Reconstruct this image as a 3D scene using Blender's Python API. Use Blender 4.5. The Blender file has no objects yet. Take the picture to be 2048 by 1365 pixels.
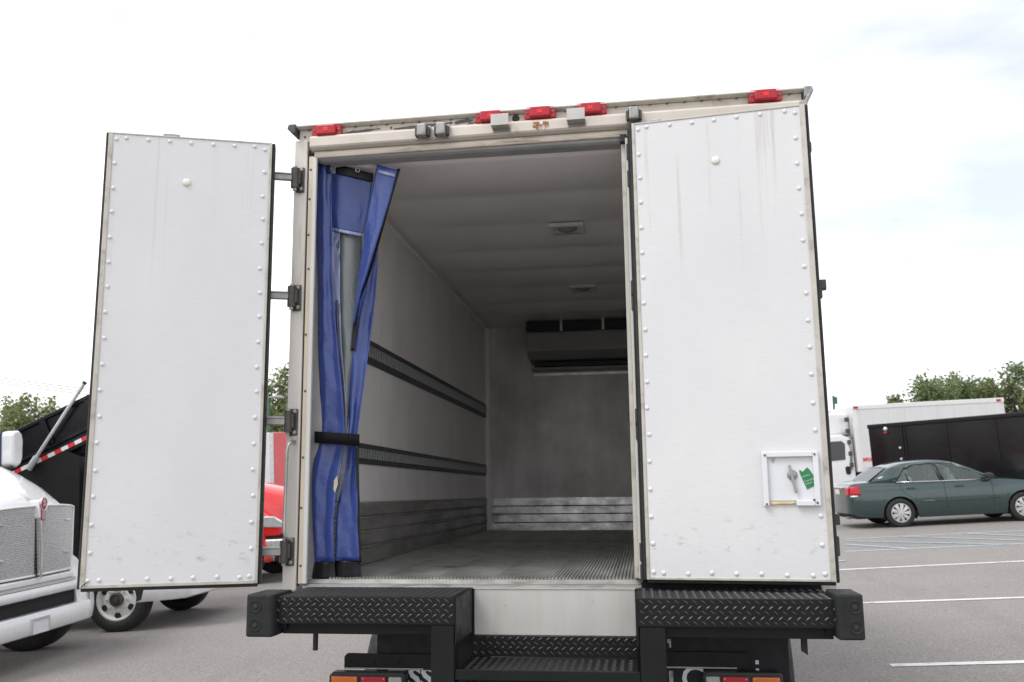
import bpy, bmesh, math, random
from mathutils import Vector, Matrix, Quaternion
random.seed(7)
S = bpy.context.scene
COL = S.collection

# ------------------------------------------------------------------ camera
F_PX = 1826.77
CAM = Vector((0.423, -4.095, 0.375))
_p, _w, _r = 0.165233, 0.139619, -0.0110112
_fwd = Vector((-math.sin(_w)*math.cos(_p), math.cos(_w)*math.cos(_p), math.sin(_p)))
_rt = Vector((math.cos(_w), math.sin(_w), 0))
_up = _rt.cross(_fwd)
RT = _rt*math.cos(_r) + _up*math.sin(_r)
UP = -_rt*math.sin(_r) + _up*math.cos(_r)
FW = _fwd
cd = bpy.data.cameras.new('camera'); cam = bpy.data.objects.new('camera', cd); COL.objects.link(cam)
cam.matrix_world = Matrix(((RT.x, UP.x, -FW.x, CAM.x), (RT.y, UP.y, -FW.y, CAM.y), (RT.z, UP.z, -FW.z, CAM.z), (0, 0, 0, 1)))
cd.sensor_width = 36; cd.lens = F_PX/2048*36; cd.clip_start = .05; cd.clip_end = 3000
cd.dof.use_dof = True; cd.dof.focus_distance = 4.3; cd.dof.aperture_fstop = 5.0
S.camera = cam

# ------------------------------------------------------------------ sky and sun (bright overcast)
SUN_EL, SUN_AZ = math.radians(54), math.radians(228)      # azimuth of the sun measured clockwise from +y
w = bpy.data.worlds.new('World'); S.world = w; w.use_nodes = True
nt = w.node_tree; nt.nodes.clear()
def wn(t, **k):
    n = nt.nodes.new(t)
    for a, b in k.items(): setattr(n, a, b)
    return n
out = wn('ShaderNodeOutputWorld'); bg = wn('ShaderNodeBackground')
sky = wn('ShaderNodeTexSky'); sky.sky_type = 'NISHITA'; sky.sun_disc = False
sky.sun_elevation = SUN_EL; sky.sun_rotation = SUN_AZ
tc = wn('ShaderNodeTexCoord'); mp = wn('ShaderNodeMapping'); mp.inputs['Scale'].default_value = (1.0, 1.0, 2.6)
mp.inputs['Location'].default_value = (.35, .1, .2)
n1 = wn('ShaderNodeTexNoise'); n1.inputs['Scale'].default_value = 1.7; n1.inputs['Detail'].default_value = 7; n1.inputs['Roughness'].default_value = .52
rp = wn('ShaderNodeValToRGB'); rp.color_ramp.elements[0].position = .34; rp.color_ramp.elements[1].position = .57
rp.color_ramp.elements[0].color = (.44, .44, .44, 1); rp.color_ramp.elements[1].color = (1, 1, 1, 1)
mx = wn('ShaderNodeMix', data_type='RGBA'); mx.inputs[7].default_value = (11.2, 11.25, 11.4, 1)
nt.links.new(tc.outputs['Generated'], mp.inputs[0]); nt.links.new(mp.outputs[0], n1.inputs['Vector'])
nt.links.new(n1.outputs[0], rp.inputs[0]); nt.links.new(rp.outputs[0], mx.inputs[0])
nt.links.new(sky.outputs[0], mx.inputs[6]); nt.links.new(mx.outputs[2], bg.inputs[0])
bg.inputs['Strength'].default_value = .10
nt.links.new(bg.outputs[0], out.inputs[0])
sd = bpy.data.lights.new('sun', 'SUN'); sd.energy = 1.45; sd.angle = math.radians(24); sd.color = (1, .97, .92)
sun = bpy.data.objects.new('sun', sd); COL.objects.link(sun)
_d = Vector((math.sin(SUN_AZ)*math.cos(SUN_EL), math.cos(SUN_AZ)*math.cos(SUN_EL), math.sin(SUN_EL)))
sun.rotation_euler = _d.to_track_quat('Z', 'Y').to_euler(); sun.location = (-10, -10, 30)
S.view_settings.view_transform = 'Standard'; S.view_settings.look = 'None'
S.view_settings.exposure = 0.52; S.view_settings.gamma = 1.0
S.render.resolution_x, S.render.resolution_y = 1024, 682
S.cycles.max_bounces = 14; S.cycles.diffuse_bounces = 10; S.cycles.glossy_bounces = 5; S.cycles.transparent_max_bounces = 12

# ------------------------------------------------------------------ helpers
def ray(x, y): return FW + RT*((x-1024)/F_PX) - UP*((y-682.5)/F_PX)
def onY(x, y, Y): r = ray(x, y); return CAM + r*((Y-CAM.y)/r.y)
def onX(x, y, X): r = ray(x, y); return CAM + r*((X-CAM.x)/r.x)
def onZ(x, y, Z): r = ray(x, y); return CAM + r*((Z-CAM.z)/r.z)
G0, GA, GB = -1.25, .043, .029
def soft(t, lim): return lim*math.tanh(t/lim) if abs(t) > 1e-9 else 0.0
def gz(x, y): return G0 + GA*soft(x, 40) + GB*soft(y, 70)
def onG(x, y):
    r = ray(x, y); lo, hi = .5, 400
    for _ in range(60):
        m = (lo+hi)/2; P = CAM + r*m
        if P.z > gz(P.x, P.y): lo = m
        else: hi = m
    return CAM + r*lo

class MB:
    def __init__(s): s.v = []; s.f = []
    def add(s, vs, fs):
        b = len(s.v); s.v += [tuple(v) for v in vs]; s.f += [tuple(b+i for i in f) for f in fs]; return s
    def box(s, x0, x1, y0, y1, z0, z1):
        if x0 > x1: x0, x1 = x1, x0
        if y0 > y1: y0, y1 = y1, y0
        if z0 > z1: z0, z1 = z1, z0
        return s.add([(x, y, z) for z in (z0, z1) for y in (y0, y1) for x in (x0, x1)],
              [(0, 2, 3, 1), (4, 5, 7, 6), (0, 1, 5, 4), (2, 6, 7, 3), (0, 4, 6, 2), (1, 3, 7, 5)])
    def obox(s, c, size, rot):
        c = Vector(c); h = Vector(size)/2; R = rot if isinstance(rot, Matrix) else Matrix.Rotation(rot, 3, 'Z')
        return s.add([c + R @ Vector((x*h.x, y*h.y, z*h.z)) for z in (-1, 1) for y in (-1, 1) for x in (-1, 1)],
              [(0, 2, 3, 1), (4, 5, 7, 6), (0, 1, 5, 4), (2, 6, 7, 3), (0, 4, 6, 2), (1, 3, 7, 5)])
    def prism(s, poly, a, b, axis='y'):
        n = len(poly)
        def P(u, v, t): return {'y': (u, t, v), 'x': (t, u, v), 'z': (u, v, t)}[axis]
        vs = [P(u, v, a) for u, v in poly] + [P(u, v, b) for u, v in poly]
        fs = [tuple(range(n)), tuple(range(2*n-1, n-1, -1))] + [(i, i+n, (i+1) % n+n, (i+1) % n) for i in range(n)]
        return s.add(vs, fs)
    def cyl(s, p0, p1, r0, r1=None, n=14):
        p0, p1 = Vector(p0), Vector(p1); r1 = r0 if r1 is None else r1
        q = (p1-p0).normalized().to_track_quat('Z', 'Y'); vs = []
        for p, r in ((p0, r0), (p1, r1)):
            for i in range(n): a = 2*math.pi*i/n; vs.append(p + q @ Vector((r*math.cos(a), r*math.sin(a), 0)))
        return s.add(vs, [(i, (i+1) % n, (i+1) % n+n, i+n) for i in range(n)] + [tuple(range(n-1, -1, -1)), tuple(range(n, 2*n))])
    def tube(s, path, r, n=8):
        path = [Vector(p) for p in path]; vs = []; fs = []; m = len(path)
        for k, p in enumerate(path):
            t = (path[min(k+1, m-1)] - path[max(k-1, 0)]).normalized()
            u = t.orthogonal().normalized() if k == 0 else (u - t*u.dot(t)).normalized()
            v = t.cross(u)
            rr = r[k] if isinstance(r, (list, tuple)) else r
            for i in range(n): a = 2*math.pi*i/n; vs.append(p + u*(rr*math.cos(a)) + v*(rr*math.sin(a)))
        for k in range(m-1):
            for i in range(n): j = (i+1) % n; fs.append((k*n+i, k*n+j, (k+1)*n+j, (k+1)*n+i))
        fs += [tuple(range(n-1, -1, -1)), tuple(range((m-1)*n, m*n))]
        return s.add(vs, fs)
    def lathe(s, prof, o=(0, 0, 0), axis=(0, 1, 0), n=32):
        o = Vector(o); ax = Vector(axis).normalized(); q = ax.to_track_quat('Z', 'Y'); vs = []; m = len(prof)
        for r, h in prof:
            for i in range(n): a = 2*math.pi*i/n; vs.append(o + q @ Vector((r*math.cos(a), r*math.sin(a), h)))
        fs = [(k*n+i, k*n+(i+1) % n, (k+1)*n+(i+1) % n, (k+1)*n+i) for k in range(m-1) for i in range(n)]
        return s.add(vs, fs)
    def grid(s, rows, close=False):
        m = len(rows); n = len(rows[0]); fs = []
        for i in range(m-1):
            for j in range(n if close else n-1):
                k = (j+1) % n; fs.append((i*n+j, i*n+k, (i+1)*n+k, (i+1)*n+j))
        return s.add([p for r in rows for p in r], fs)
    def mesh(s, name, smooth=None):
        me = bpy.data.meshes.new(name); me.from_pydata(s.v, [], s.f); me.validate()
        bm = bmesh.new(); bm.from_mesh(me); bmesh.ops.recalc_face_normals(bm, faces=bm.faces); bm.to_mesh(me); bm.free()
        if smooth is not None:
            me.shade_smooth()
            if smooth < 179: me.set_sharp_from_angle(angle=math.radians(smooth))
        return me
    def build(s, name, mat, parent=None, loc=None, smooth=None, bevel=0, seg=2, solid=0):
        return link(name, s.mesh(name, smooth), mat, parent, loc, bevel, seg, solid)

def link(name, me, mat, parent=None, loc=None, bevel=0, seg=2, solid=0):
    o = bpy.data.objects.new(name, me); COL.objects.link(o)
    if mat is not None and not me.materials: me.materials.append(mat)
    if parent is not None:
        o.parent = parent
        if loc is None and 'off' in OFF.get(parent.name, {}): loc = OFF[parent.name]['off']
    if loc is not None: o.location = loc
    if solid:
        m = o.modifiers.new('solid', 'SOLIDIFY'); m.thickness = solid; m.offset = 0
    if bevel:
        m = o.modifiers.new('bevel', 'BEVEL'); m.width = bevel; m.segments = seg; m.limit_method = 'ANGLE'; m.angle_limit = math.radians(40)
    return o
OFF = {}     # roots whose parts are written in world coordinates
def thing(name, label, cat, loc=(0, 0, 0), rot=None, group=None, world_parts=False):
    o = bpy.data.objects.new(name, None); COL.objects.link(o); o.empty_display_size = .2
    o.location = loc
    if rot is not None: o.rotation_euler = rot
    tag(o, label, cat, group)
    if world_parts: OFF[o.name] = {'off': -Vector(loc)}
    return o
def tag(o, label, cat, group=None):
    o['label'] = label; o['category'] = cat
    if group: o['group'] = group
    return o
def struct(o): o['kind'] = 'structure'; return o
def stuff(o): o['kind'] = 'stuff'; return o
def interp(t, tab):
    if t <= tab[0][0]: return tab[0][1]
    for (a, va), (b, vb) in zip(tab, tab[1:]):
        if t <= b:
            k = (t-a)/(b-a); return va + (vb-va)*k
    return tab[-1][1]
def smoothi(t, tab):      # Catmull-Rom through the table
    n = len(tab)
    if t <= tab[0][0]: return tab[0][1]
    if t >= tab[-1][0]: return tab[-1][1]
    for i in range(n-1):
        if t <= tab[i+1][0]:
            x0, y0 = tab[i]; x1, y1 = tab[i+1]; h = x1-x0; k = (t-x0)/h
            m0 = (y1-tab[i-1][1])/(x1-tab[i-1][0]) if i > 0 else (y1-y0)/h
            m1 = (tab[i+2][1]-y0)/(tab[i+2][0]-x0) if i+2 < n else (y1-y0)/h
            return (2*k**3-3*k*k+1)*y0 + (k**3-2*k*k+k)*h*m0 + (-2*k**3+3*k*k)*y1 + (k**3-k*k)*h*m1
def text_mesh(txt, size, mat, name, parent, matrix, depth=.001, bold=0.0):
    cu = bpy.data.curves.new('t', 'FONT'); cu.body = txt; cu.size = size; cu.extrude = depth; cu.offset = bold; cu.resolution_u = 3
    o = bpy.data.objects.new('t', cu); COL.objects.link(o)
    dg = bpy.context.evaluated_depsgraph_get(); me = bpy.data.meshes.new_from_object(o.evaluated_get(dg))
    bpy.data.objects.remove(o); bpy.data.curves.remove(cu)
    me.transform(matrix); me.materials.clear()
    return link(name, me, mat, parent)

# ------------------------------------------------------------------ materials
class NT:
    def __init__(s, name):
        s.m = bpy.data.materials.new(name); s.m.use_nodes = True; s.t = s.m.node_tree; s.b = s.t.nodes['Principled BSDF']
        s.co = s.n('ShaderNodeTexCoord').outputs['Object']
    def n(s, t, **k):
        n = s.t.nodes.new(t)
        for a, b in k.items(): setattr(n, a, b)
        return n
    def l(s, a, b): s.t.links.new(a, b)
    def noise(s, scale, stretch=(1, 1, 1), detail=4, rough=.55, off=(0, 0, 0)):
        m = s.n('ShaderNodeMapping'); m.inputs['Scale'].default_value = stretch; m.inputs['Location'].default_value = off; s.l(s.co, m.inputs[0])
        n = s.n('ShaderNodeTexNoise'); n.inputs['Scale'].default_value = scale; n.inputs['Detail'].default_value = detail; n.inputs['Roughness'].default_value = rough
        s.l(m.outputs[0], n.inputs['Vector']); return n.outputs[0]
    def ramp(s, v, a, b, va=0, vb=1):
        n = s.n('ShaderNodeMapRange'); n.inputs[1].default_value = a; n.inputs[2].default_value = b; n.inputs[3].default_value = va; n.inputs[4].default_value = vb
        s.l(v, n.inputs[0]); return n.outputs[0]
    def math(s, op, a, b):
        n = s.n('ShaderNodeMath', operation=op)
        for i, x in enumerate((a, b)):
            if isinstance(x, (int, float)): n.inputs[i].default_value = x
            else: s.l(x, n.inputs[i])
        return n.outputs[0]
    def mix(s, fac, a, b):
        n = s.n('ShaderNodeMix', data_type='RGBA')
        for i, x in ((0, fac), (6, a), (7, b)):
            if isinstance(x, (int, float)): n.inputs[i].default_value = x
            elif isinstance(x, tuple): n.inputs[i].default_value = (*x, 1)
            else: s.l(x, n.inputs[i])
        return n.outputs[2]
    def xyz(s):
        n = s.n('ShaderNodeSeparateXYZ'); s.l(s.co, n.inputs[0]); return n.outputs
    def color(s, c):
        if isinstance(c, tuple): s.b.inputs['Base Color'].default_value = (*c, 1)
        else: s.l(c, s.b.inputs['Base Color'])
    def set(s, **k):
        for a, v in k.items():
            a = a.replace('_', ' ')
            if isinstance(v, (int, float)): s.b.inputs[a].default_value = v
            elif isinstance(v, tuple): s.b.inputs[a].default_value = (*v, 1) if len(v) == 3 else v
            else: s.l(v, s.b.inputs[a])
        return s
    def bump(s, h, strength=.3, dist=.002):
        n = s.n('ShaderNodeBump'); n.inputs['Strength'].default_value = strength; n.inputs['Distance'].default_value = dist
        s.l(h, n.inputs['Height']); s.l(n.outputs[0], s.b.inputs['Normal'])
def pm(name, base, rough=.5, metal=0, var=.12, vs=6, bump=0, bs=60, dirt=None, ds=4, dth=(.5, .75), stretch=(1, 1, 1), **k):
    t = NT(name); c = base
    if var:
        d = tuple(x*(1-var) for x in base); e = tuple(min(1, x*(1+var*.6)) for x in base)
        c = t.mix(t.ramp(t.noise(vs, stretch), .3, .7), d, e)
    if dirt: c = t.mix(t.ramp(t.noise(ds, stretch, 7, .65, (3, 5, 1)), *dth), c, dirt)
    t.color(c); r = t.ramp(t.noise(vs*2.3, stretch), .3, .7, max(.02, rough*.8), min(1, rough*1.2)) if var else rough
    t.set(Roughness=r, Metallic=metal, **k)
    if bump: t.bump(t.noise(bs, stretch, 5), .5, bump)
    return t.m
M = {}
M['cream'] = pm('aged_cream_paint', (.60, .55, .485), .45, 0, .10, 4, .0006, 90, dirt=(.30, .24, .18), ds=9, dth=(.58, .8), stretch=(1, 1, .5))
M['post'] = pm('weathered_post_paint', (.59, .555, .515), .38, .15, .10, 5, .0005, 60, dirt=(.30, .25, .20), ds=5, dth=(.55, .8), stretch=(3, 3, .35))
M['strip'] = pm('yellowed_strip', (.64, .56, .43), .5, 0, .08, 6, dirt=(.38, .26, .15), ds=6, dth=(.6, .8), stretch=(2, 2, .6))
M['white_strip'] = pm('white_strip', (.61, .61, .595), .4, 0, .06, 6, dirt=(.42, .38, .33), ds=8, dth=(.6, .8), stretch=(2, 2, .5))
M['header_low'] = pm('dirty_header_lip', (.62, .555, .475), .55, 0, .18, 6, dirt=(.16, .13, .10), ds=7, dth=(.5, .72), stretch=(.5, 1, 3))
M['gasket'] = pm('black_rubber_gasket', (.018, .018, .019), .62, 0, .25, 12)
M['grey_gasket_and_shade'] = pm('grey_gasket_and_shade', (.37, .37, .365), .5, 0, .15, 8)
M['roofcap'] = pm('roof_cap_metal', (.58, .565, .51), .45, .1, .14, 6, dirt=(.20, .17, .13), ds=9, dth=(.55, .75))
M['cast'] = pm('cast_grey_metal', (.34, .335, .33), .48, .55, .2, 15, .0006, 120, dirt=(.10, .07, .05), ds=18, dth=(.55, .75))
M['cast_dark'] = pm('dark_cast_metal', (.085, .078, .072), .5, .45, .25, 18, .0006, 110, dirt=(.10, .05, .03), ds=18, dth=(.58, .75))
M['stainless'] = pm('stainless_bracket', (.44, .425, .40), .32, .9, .12, 10)
M['alu_edge'] = pm('dirty_aluminium_edge', (.50, .475, .425), .5, .25, .14, 9, dirt=(.22, .19, .14), ds=10, dth=(.52, .75))
M['sill'] = pm('worn_sill_aluminium', (.30, .30, .29), .48, .4, .2, 14, .0008, 70, dirt=(.14, .13, .12), ds=16, dth=(.48, .68), stretch=(.5, 2, 2))
M['iron'] = pm('black_painted_steel', (.009, .009, .010), .45, 0, .2, 7, .0004, 60, Specular_IOR_Level=.22)
M['lug'] = pm('worn_tread_lugs', (.035, .035, .037), .33, .25, .25, 22)
M['rubber'] = pm('bumper_rubber', (.017, .018, .019), .7, 0, .2, 12, .0004, 140, Specular_IOR_Level=.3)
M['flap'] = pm('mud_flap_rubber', (.012, .013, .016), .6, 0, .15, 9, Specular_IOR_Level=.3)
M['flap_letter'] = pm('white_lettering', (.62, .63, .64), .5, 0, .06, 20)
M['chassis'] = pm('chassis_black', (.010, .010, .011), .6, 0, .3, 5, Specular_IOR_Level=.25)
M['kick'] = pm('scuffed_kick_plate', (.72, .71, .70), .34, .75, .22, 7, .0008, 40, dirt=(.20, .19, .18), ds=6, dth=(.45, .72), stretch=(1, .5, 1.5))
M['kick_side'] = pm('darker_side_kick_plate', (.34, .33, .32), .42, .3, .22, 7, .0006, 40, dirt=(.16, .15, .145), ds=5, dth=(.45, .72), stretch=(1, .4, 1.5))  # side boards, darker in tone than the front ones
M['floor'] = pm('grimy_ribbed_floor', (.40, .405, .39), .5, .2, .2, 3, .0004, 60, dirt=(.16, .155, .14), ds=2.2, dth=(.42, .70), stretch=(1.3, .7, 1))
M['track'] = pm('galvanised_track', (.115, .125, .13), .45, .6, .15, 9)
M['slot'] = pm('track_slot_rib', (.40, .41, .42), .4, .3, .15, 20)
M['slot_dark'] = pm('track_slot_dark', (.015, .015, .015), .8, 0, 0)
M['evap'] = pm('evaporator_grey', (.30, .295, .285), .5, .2, .1, 5)
M['evap_dark'] = pm('evaporator_coil_dark', (.03, .03, .03), .6, 0, .2, 30)
M['lens_red'] = pm('red_lens', (.42, .010, .022), .34, 0, .15, 40)
M['lens_red_hot'] = pm('red_lens_bright_spot', (.80, .02, .03), .2, 0, .05, 40)
M['lens_amber'] = pm('amber_lens', (.62, .14, .012), .2, 0, .12, 40, Coat_Weight=.4)
M['lens_clear'] = pm('clear_reverse_lens', (.36, .36, .36), .2, 0, .2, 90)
M['rust'] = pm('rusted_plate', (.30, .13, .045), .8, 0, .4, 40, .001, 80, dirt=(.55, .48, .40), ds=25, dth=(.5, .6))
M['sealant'] = pm('dark_sealant', (.115, .115, .11), .7, 0, .25, 25, .002, 60)
M['white_plastic'] = pm('white_plastic', (.66, .67, .70), .35, 0, .03, 8)
M['knob_cream'] = pm('ivory_plug', (.74, .72, .64), .4, 0, .06, 20)
M['green_label'] = pm('green_label', (.012, .20, .065), .45, 0, .1, 30)
M['label_edge'] = pm('torn_paper_edge', (.25, .42, .28), .7, 0, .2, 60)
M['foam'] = pm('exposed_foam', (.62, .48, .22), .9, 0, .25, 50, .002, 60)
M['grey_metal'] = pm('grey_handle_metal', (.33, .34, .34), .45, .5, .15, 30)
M['vinyl_black'] = pm('black_vinyl', (.010, .010, .012), .42, 0, .2, 10, Specular_IOR_Level=.3)
M['webbing'] = pm('black_webbing', (.008, .008, .009), .9, 0, .2, 60, .0006, 300, Specular_IOR_Level=.15)
M['seam'] = pm('stitched_seam_strip', (.30, .34, .52), .5, 0, .25, 30, stretch=(1, 1, .3), dirt=(.05, .06, .10), ds=30, dth=(.55, .65))
M['zip'] = pm('zip_tape', (.075, .085, .12), .6, 0, .3, 40)
M['paper'] = pm('torn_paper_tag', (.50, .44, .32), .8, 0, .2, 40)
M['brass'] = pm('nickel_ring', (.5, .48, .42), .3, 1, .1, 20)
M['dull_screw'] = pm('dull_screw', (.16, .14, .12), .5, .5, .2, 20)

def m_frp(name, streaks, seed):
    t = NT(name); x, y, z = t.xyz()
    c = t.mix(t.ramp(t.noise(2.2, (1, 1, .6), 4, .5, (seed, 0, 0)), .3, .7), (.625, .628, .64), (.68, .68, .688))
    grain = t.noise(16, (1, 1, 22), 5, .6, (seed, 2, 0))
    c = t.mix(t.ramp(grain, .35, .68, 0, .30), c, (.50, .50, .51))
    # scuffs low on the panel
    band = t.math('MULTIPLY', t.ramp(z, .04, .12), t.ramp(z, .36, .14))
    sc = t.math('MULTIPLY', t.ramp(t.noise(17, (1, 1, 1.8), 8, .72, (seed, 4, 3)), .56, .72), band)
    c = t.mix(t.math('MULTIPLY', sc, .65), c, (.20, .18, .15))
    sp = t.math('MULTIPLY', t.ramp(t.noise(14, (1, 1, 1), 6, .7, (seed*2, 1, 7)), .70, .78), t.ramp(z, 1.1, .5))
    c = t.mix(t.math('MULTIPLY', sp, .45), c, (.20, .18, .15))
    # run-down lines
    st = t.math('MULTIPLY', t.ramp(t.noise(34, (1, 1, .022), 3, .5, (seed, 9, 0)), .585, .66), t.ramp(t.noise(2.5, (1, 1, 1), 3, .5, (seed, 0, 5)), .36, .56))
    st = t.math('MULTIPLY', st, t.ramp(z, .9, 1.9))
    c = t.mix(t.math('MULTIPLY', st, streaks), c, (.38, .33, .27))
    t.color(c); t.set(Roughness=.42)
    t.bump(grain, .35, .0015)
    return t.m
M['frp_l'] = m_frp('door_lining_left', .18, 1.3); M['frp_r'] = m_frp('door_lining_right', .42, 5.7)
def m_wall(name, base, dirt, amt, st=(1, 1, .12), sc=5, th=(.42, .72)):
    t = NT(name)
    c = t.mix(t.ramp(t.noise(3, (1, 1, .6)), .3, .7), tuple(v*.93 for v in base), base)
    c = t.mix(t.math('MULTIPLY', t.ramp(t.noise(sc, st, 6, .6, (2, 7, 1)), *th), amt*.5), c, dirt)
    c = t.mix(t.math('MULTIPLY', t.ramp(t.noise(1.6, (1, 1, 1), 6, .62, (8, 1, 2)), *th), amt), c, dirt)
    t.color(c); t.set(Roughness=.34); return t.m
M['wall_in'] = m_wall('interior_side_lining', (.93, .905, .895), (.62, .58, .56), .36)
M['ceil_in'] = m_wall('interior_ceiling_lining', (.84, .815, .80), (.58, .54, .52), .30, (1, .3, 1), 2)
M['front_in'] = m_wall('interior_front_lining', (.90, .87, .855), (.36, .335, .32), .72, (1, 1, .10), 6, (.36, .66))

def m_ss():
    t = NT('stained_stainless_panel')
    c = t.mix(t.ramp(t.noise(14, (1, 1, .10), 5, .6), .3, .7), (.49, .475, .45), (.545, .535, .52))
    c = t.mix(t.math('MULTIPLY', t.ramp(t.noise(7, (1, 1, .06), 3, .5, (4, 0, 0)), .60, .70), .45), c, (.46, .39, .26))
    c = t.mix(t.math('MULTIPLY', t.ramp(t.noise(38, (1, 1, .5), 7, .7, (1, 1, 1)), .655, .72), .6), c, (.16, .14, .11))
    t.color(c); t.set(Roughness=.40, Metallic=.35); t.bump(t.noise(3, (1, 1, 1)), .3, .01); return t.m
M['ss'] = m_ss()
def m_vinyl():
    t = NT('blue_vinyl')
    c = t.mix(t.ramp(t.noise(5), .3, .7), (.030, .054, .21), (.040, .071, .265)); t.color(c)
    t.set(Roughness=t.ramp(t.noise(9), .3, .7, .20, .36)); t.b.inputs['Specular IOR Level'].default_value = .55
    t.bump(t.noise(12, (1.3, 1, .7), 4, .5), .55, .014); return t.m
M['vinyl'] = m_vinyl()
def m_window():
    t = NT('hazy_curtain_window'); t.color(t.mix(t.ramp(t.noise(4, (1, 1, .4)), .3, .7), (.15, .17, .175), (.22, .24, .245)))
    t.set(Roughness=.16, Alpha=.86); t.bump(t.noise(7, (2, 1, .5), 3), .4, .012); return t.m
M['vinyl_window'] = m_window()
def m_asphalt():
    t = NT('asphalt')
    c = t.mix(t.ramp(t.noise(.35, (1, 1, 1), 5, .6), .3, .72), (.178, .160, .151), (.230, .209, .197))
    c = t.mix(t.ramp(t.noise(48, (1, 1, 1), 4, .8), .46, .62, 0, .8), c, (.355, .332, .318))
    c = t.mix(t.ramp(t.noise(60, (1, 1, 1), 4, .8, (3, 3, 0)), .52, .66, 0, .8), c, (.095, .088, .085))
    c = t.mix(t.math('MULTIPLY', t.ramp(t.noise(.9, (1, .22, 1), 6, .62, (5, 2, 0)), .56, .72), .42), c, (.145, .135, .13))
    c = t.mix(t.math('MULTIPLY', t.ramp(t.noise(4.2, (1, 1, 1), 5, .7, (9, 2, 0)), .66, .74), .5), c, (.10, .095, .09))
    t.color(c); t.set(Roughness=.88); t.bump(t.noise(110, (1, 1, 1), 3, .6), .7, .006); return t.m
M['asphalt'] = m_asphalt()
def m_paintline(name, col):
    t = NT(name); wear = t.ramp(t.noise(5, (1, 1, 1), 8, .72), .52, .62)
    wear2 = t.ramp(t.noise(60, (1, 1, 1), 3, .7), .62, .70)
    c = t.mix(t.math('MULTIPLY', wear, .55), col, (.27, .25, .24)); c = t.mix(t.math('MULTIPLY', wear2, .7), c, (.25, .23, .22))
    t.color(c); t.set(Roughness=.75); return t.m
M['line_white'] = m_paintline('white_line_paint', (.62, .62, .61)); M['line_blue'] = m_paintline('pale_blue_line_paint', (.36, .51, .58))

def paint(name, col, rough=.25, coat=.8, var=.03, **k):
    return pm(name, col, rough, 0, var, 3, Coat_Weight=coat, Coat_Roughness=.06, **k)
M['white_paint'] = paint('white_truck_paint', (.72, .72, .73))
M['white_box'] = pm('white_box_panel', (.62, .625, .64), .35, 0, .04, 2)
M['white_box_low'] = pm('aged_white_box', (.70, .69, .67), .4, 0, .06, 3)
M['black_paint'] = pm('black_gloss_panel', (.005, .005, .006), .18, 0, .1, 2, .012, 1.3, Specular_IOR_Level=.35)
M['black_dump'] = pm('black_dump_paint', (.007, .007, .009), .25, 0, .1, 3, .004, 3, Specular_IOR_Level=.3)
M['red_paint'] = paint('red_truck_paint', (.62, .022, .022))
M['green_paint'] = pm('grey_green_metallic', (.030, .056, .058), .28, .45, .05, 3, Coat_Weight=1.0, Coat_Roughness=.05)
M['chrome'] = pm('chrome', (.75, .75, .76), .12, 1, .05, 10)
M['chrome_dull'] = pm('bright_steel_mesh', (.74, .74, .75), .3, .55, .1, 30)
M['silver'] = pm('silver_wheel_cover', (.55, .55, .55), .35, .5, .08, 20)
M['tyre'] = pm('tyre_rubber', (.017, .017, .018), .75, 0, .2, 12, .001, 90)
M['wheel_white'] = pm('white_steel_wheel', (.66, .66, .63), .4, 0, .08, 12)
M['dark'] = pm('dark_cavity', (.008, .008, .009), .8, 0, 0)
M['black_plastic'] = pm('black_plastic', (.02, .02, .022), .45, 0, .1, 10)
M['navy'] = pm('navy_trim', (.02, .045, .12), .4, 0, .1, 10)
M['emblem_red'] = pm('emblem_red', (.30, .012, .025), .25, 0, .1, 40, Coat_Weight=.5)
M['seat_cloth'] = pm('pale_seat_cloth', (.62, .61, .56), .9, 0, .1, 20)
M['tape_red'] = pm('red_reflective_tape', (.60, .03, .035), .35, 0, .08, 30)
M['tape_white'] = pm('white_reflective_tape', (.72, .72, .70), .35, 0, .08, 30)
M['alu_pole'] = pm('aluminium_pole', (.55, .56, .57), .35, .6, .08, 8)
M['lamp_clear'] = pm('headlight_lens', (.62, .64, .66), .08, .3, .2, 20, Coat_Weight=1.0)
M['bark'] = pm('bark', (.09, .07, .05), .9, 0, .3, 8, .01, 20)
M['wood_pole'] = pm('weathered_pole', (.16, .13, .10), .9, 0, .3, 5)
M['pole_green'] = pm('green_sign_post', (.05, .12, .07), .5, 0, .2, 8)
M['plate'] = pm('licence_plate', (.62, .60, .50), .4, 0, .15, 40)
def m_glass(name, tint, alpha):
    t = NT(name); tr = t.n('ShaderNodeBsdfTransparent'); tr.inputs[0].default_value = (*tint, 1); gl = t.n('ShaderNodeBsdfGlossy'); gl.inputs['Roughness'].default_value = .03
    lw = t.n('ShaderNodeFresnel'); lw.inputs[0].default_value = 1.55; ms = t.n('ShaderNodeMixShader'); k = t.math('ADD', lw.outputs[0], alpha)
    t.l(k, ms.inputs[0]); t.l(tr.outputs[0], ms.inputs[1]); t.l(gl.outputs[0], ms.inputs[2]); t.l(ms.outputs[0], t.t.nodes['Material Output'].inputs[0]); return t.m
M['glass'] = m_glass('car_glass', (.72, .82, .79), .03); M['glass_dark'] = m_glass('dark_truck_glass', (.16, .20, .21), .03)
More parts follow.
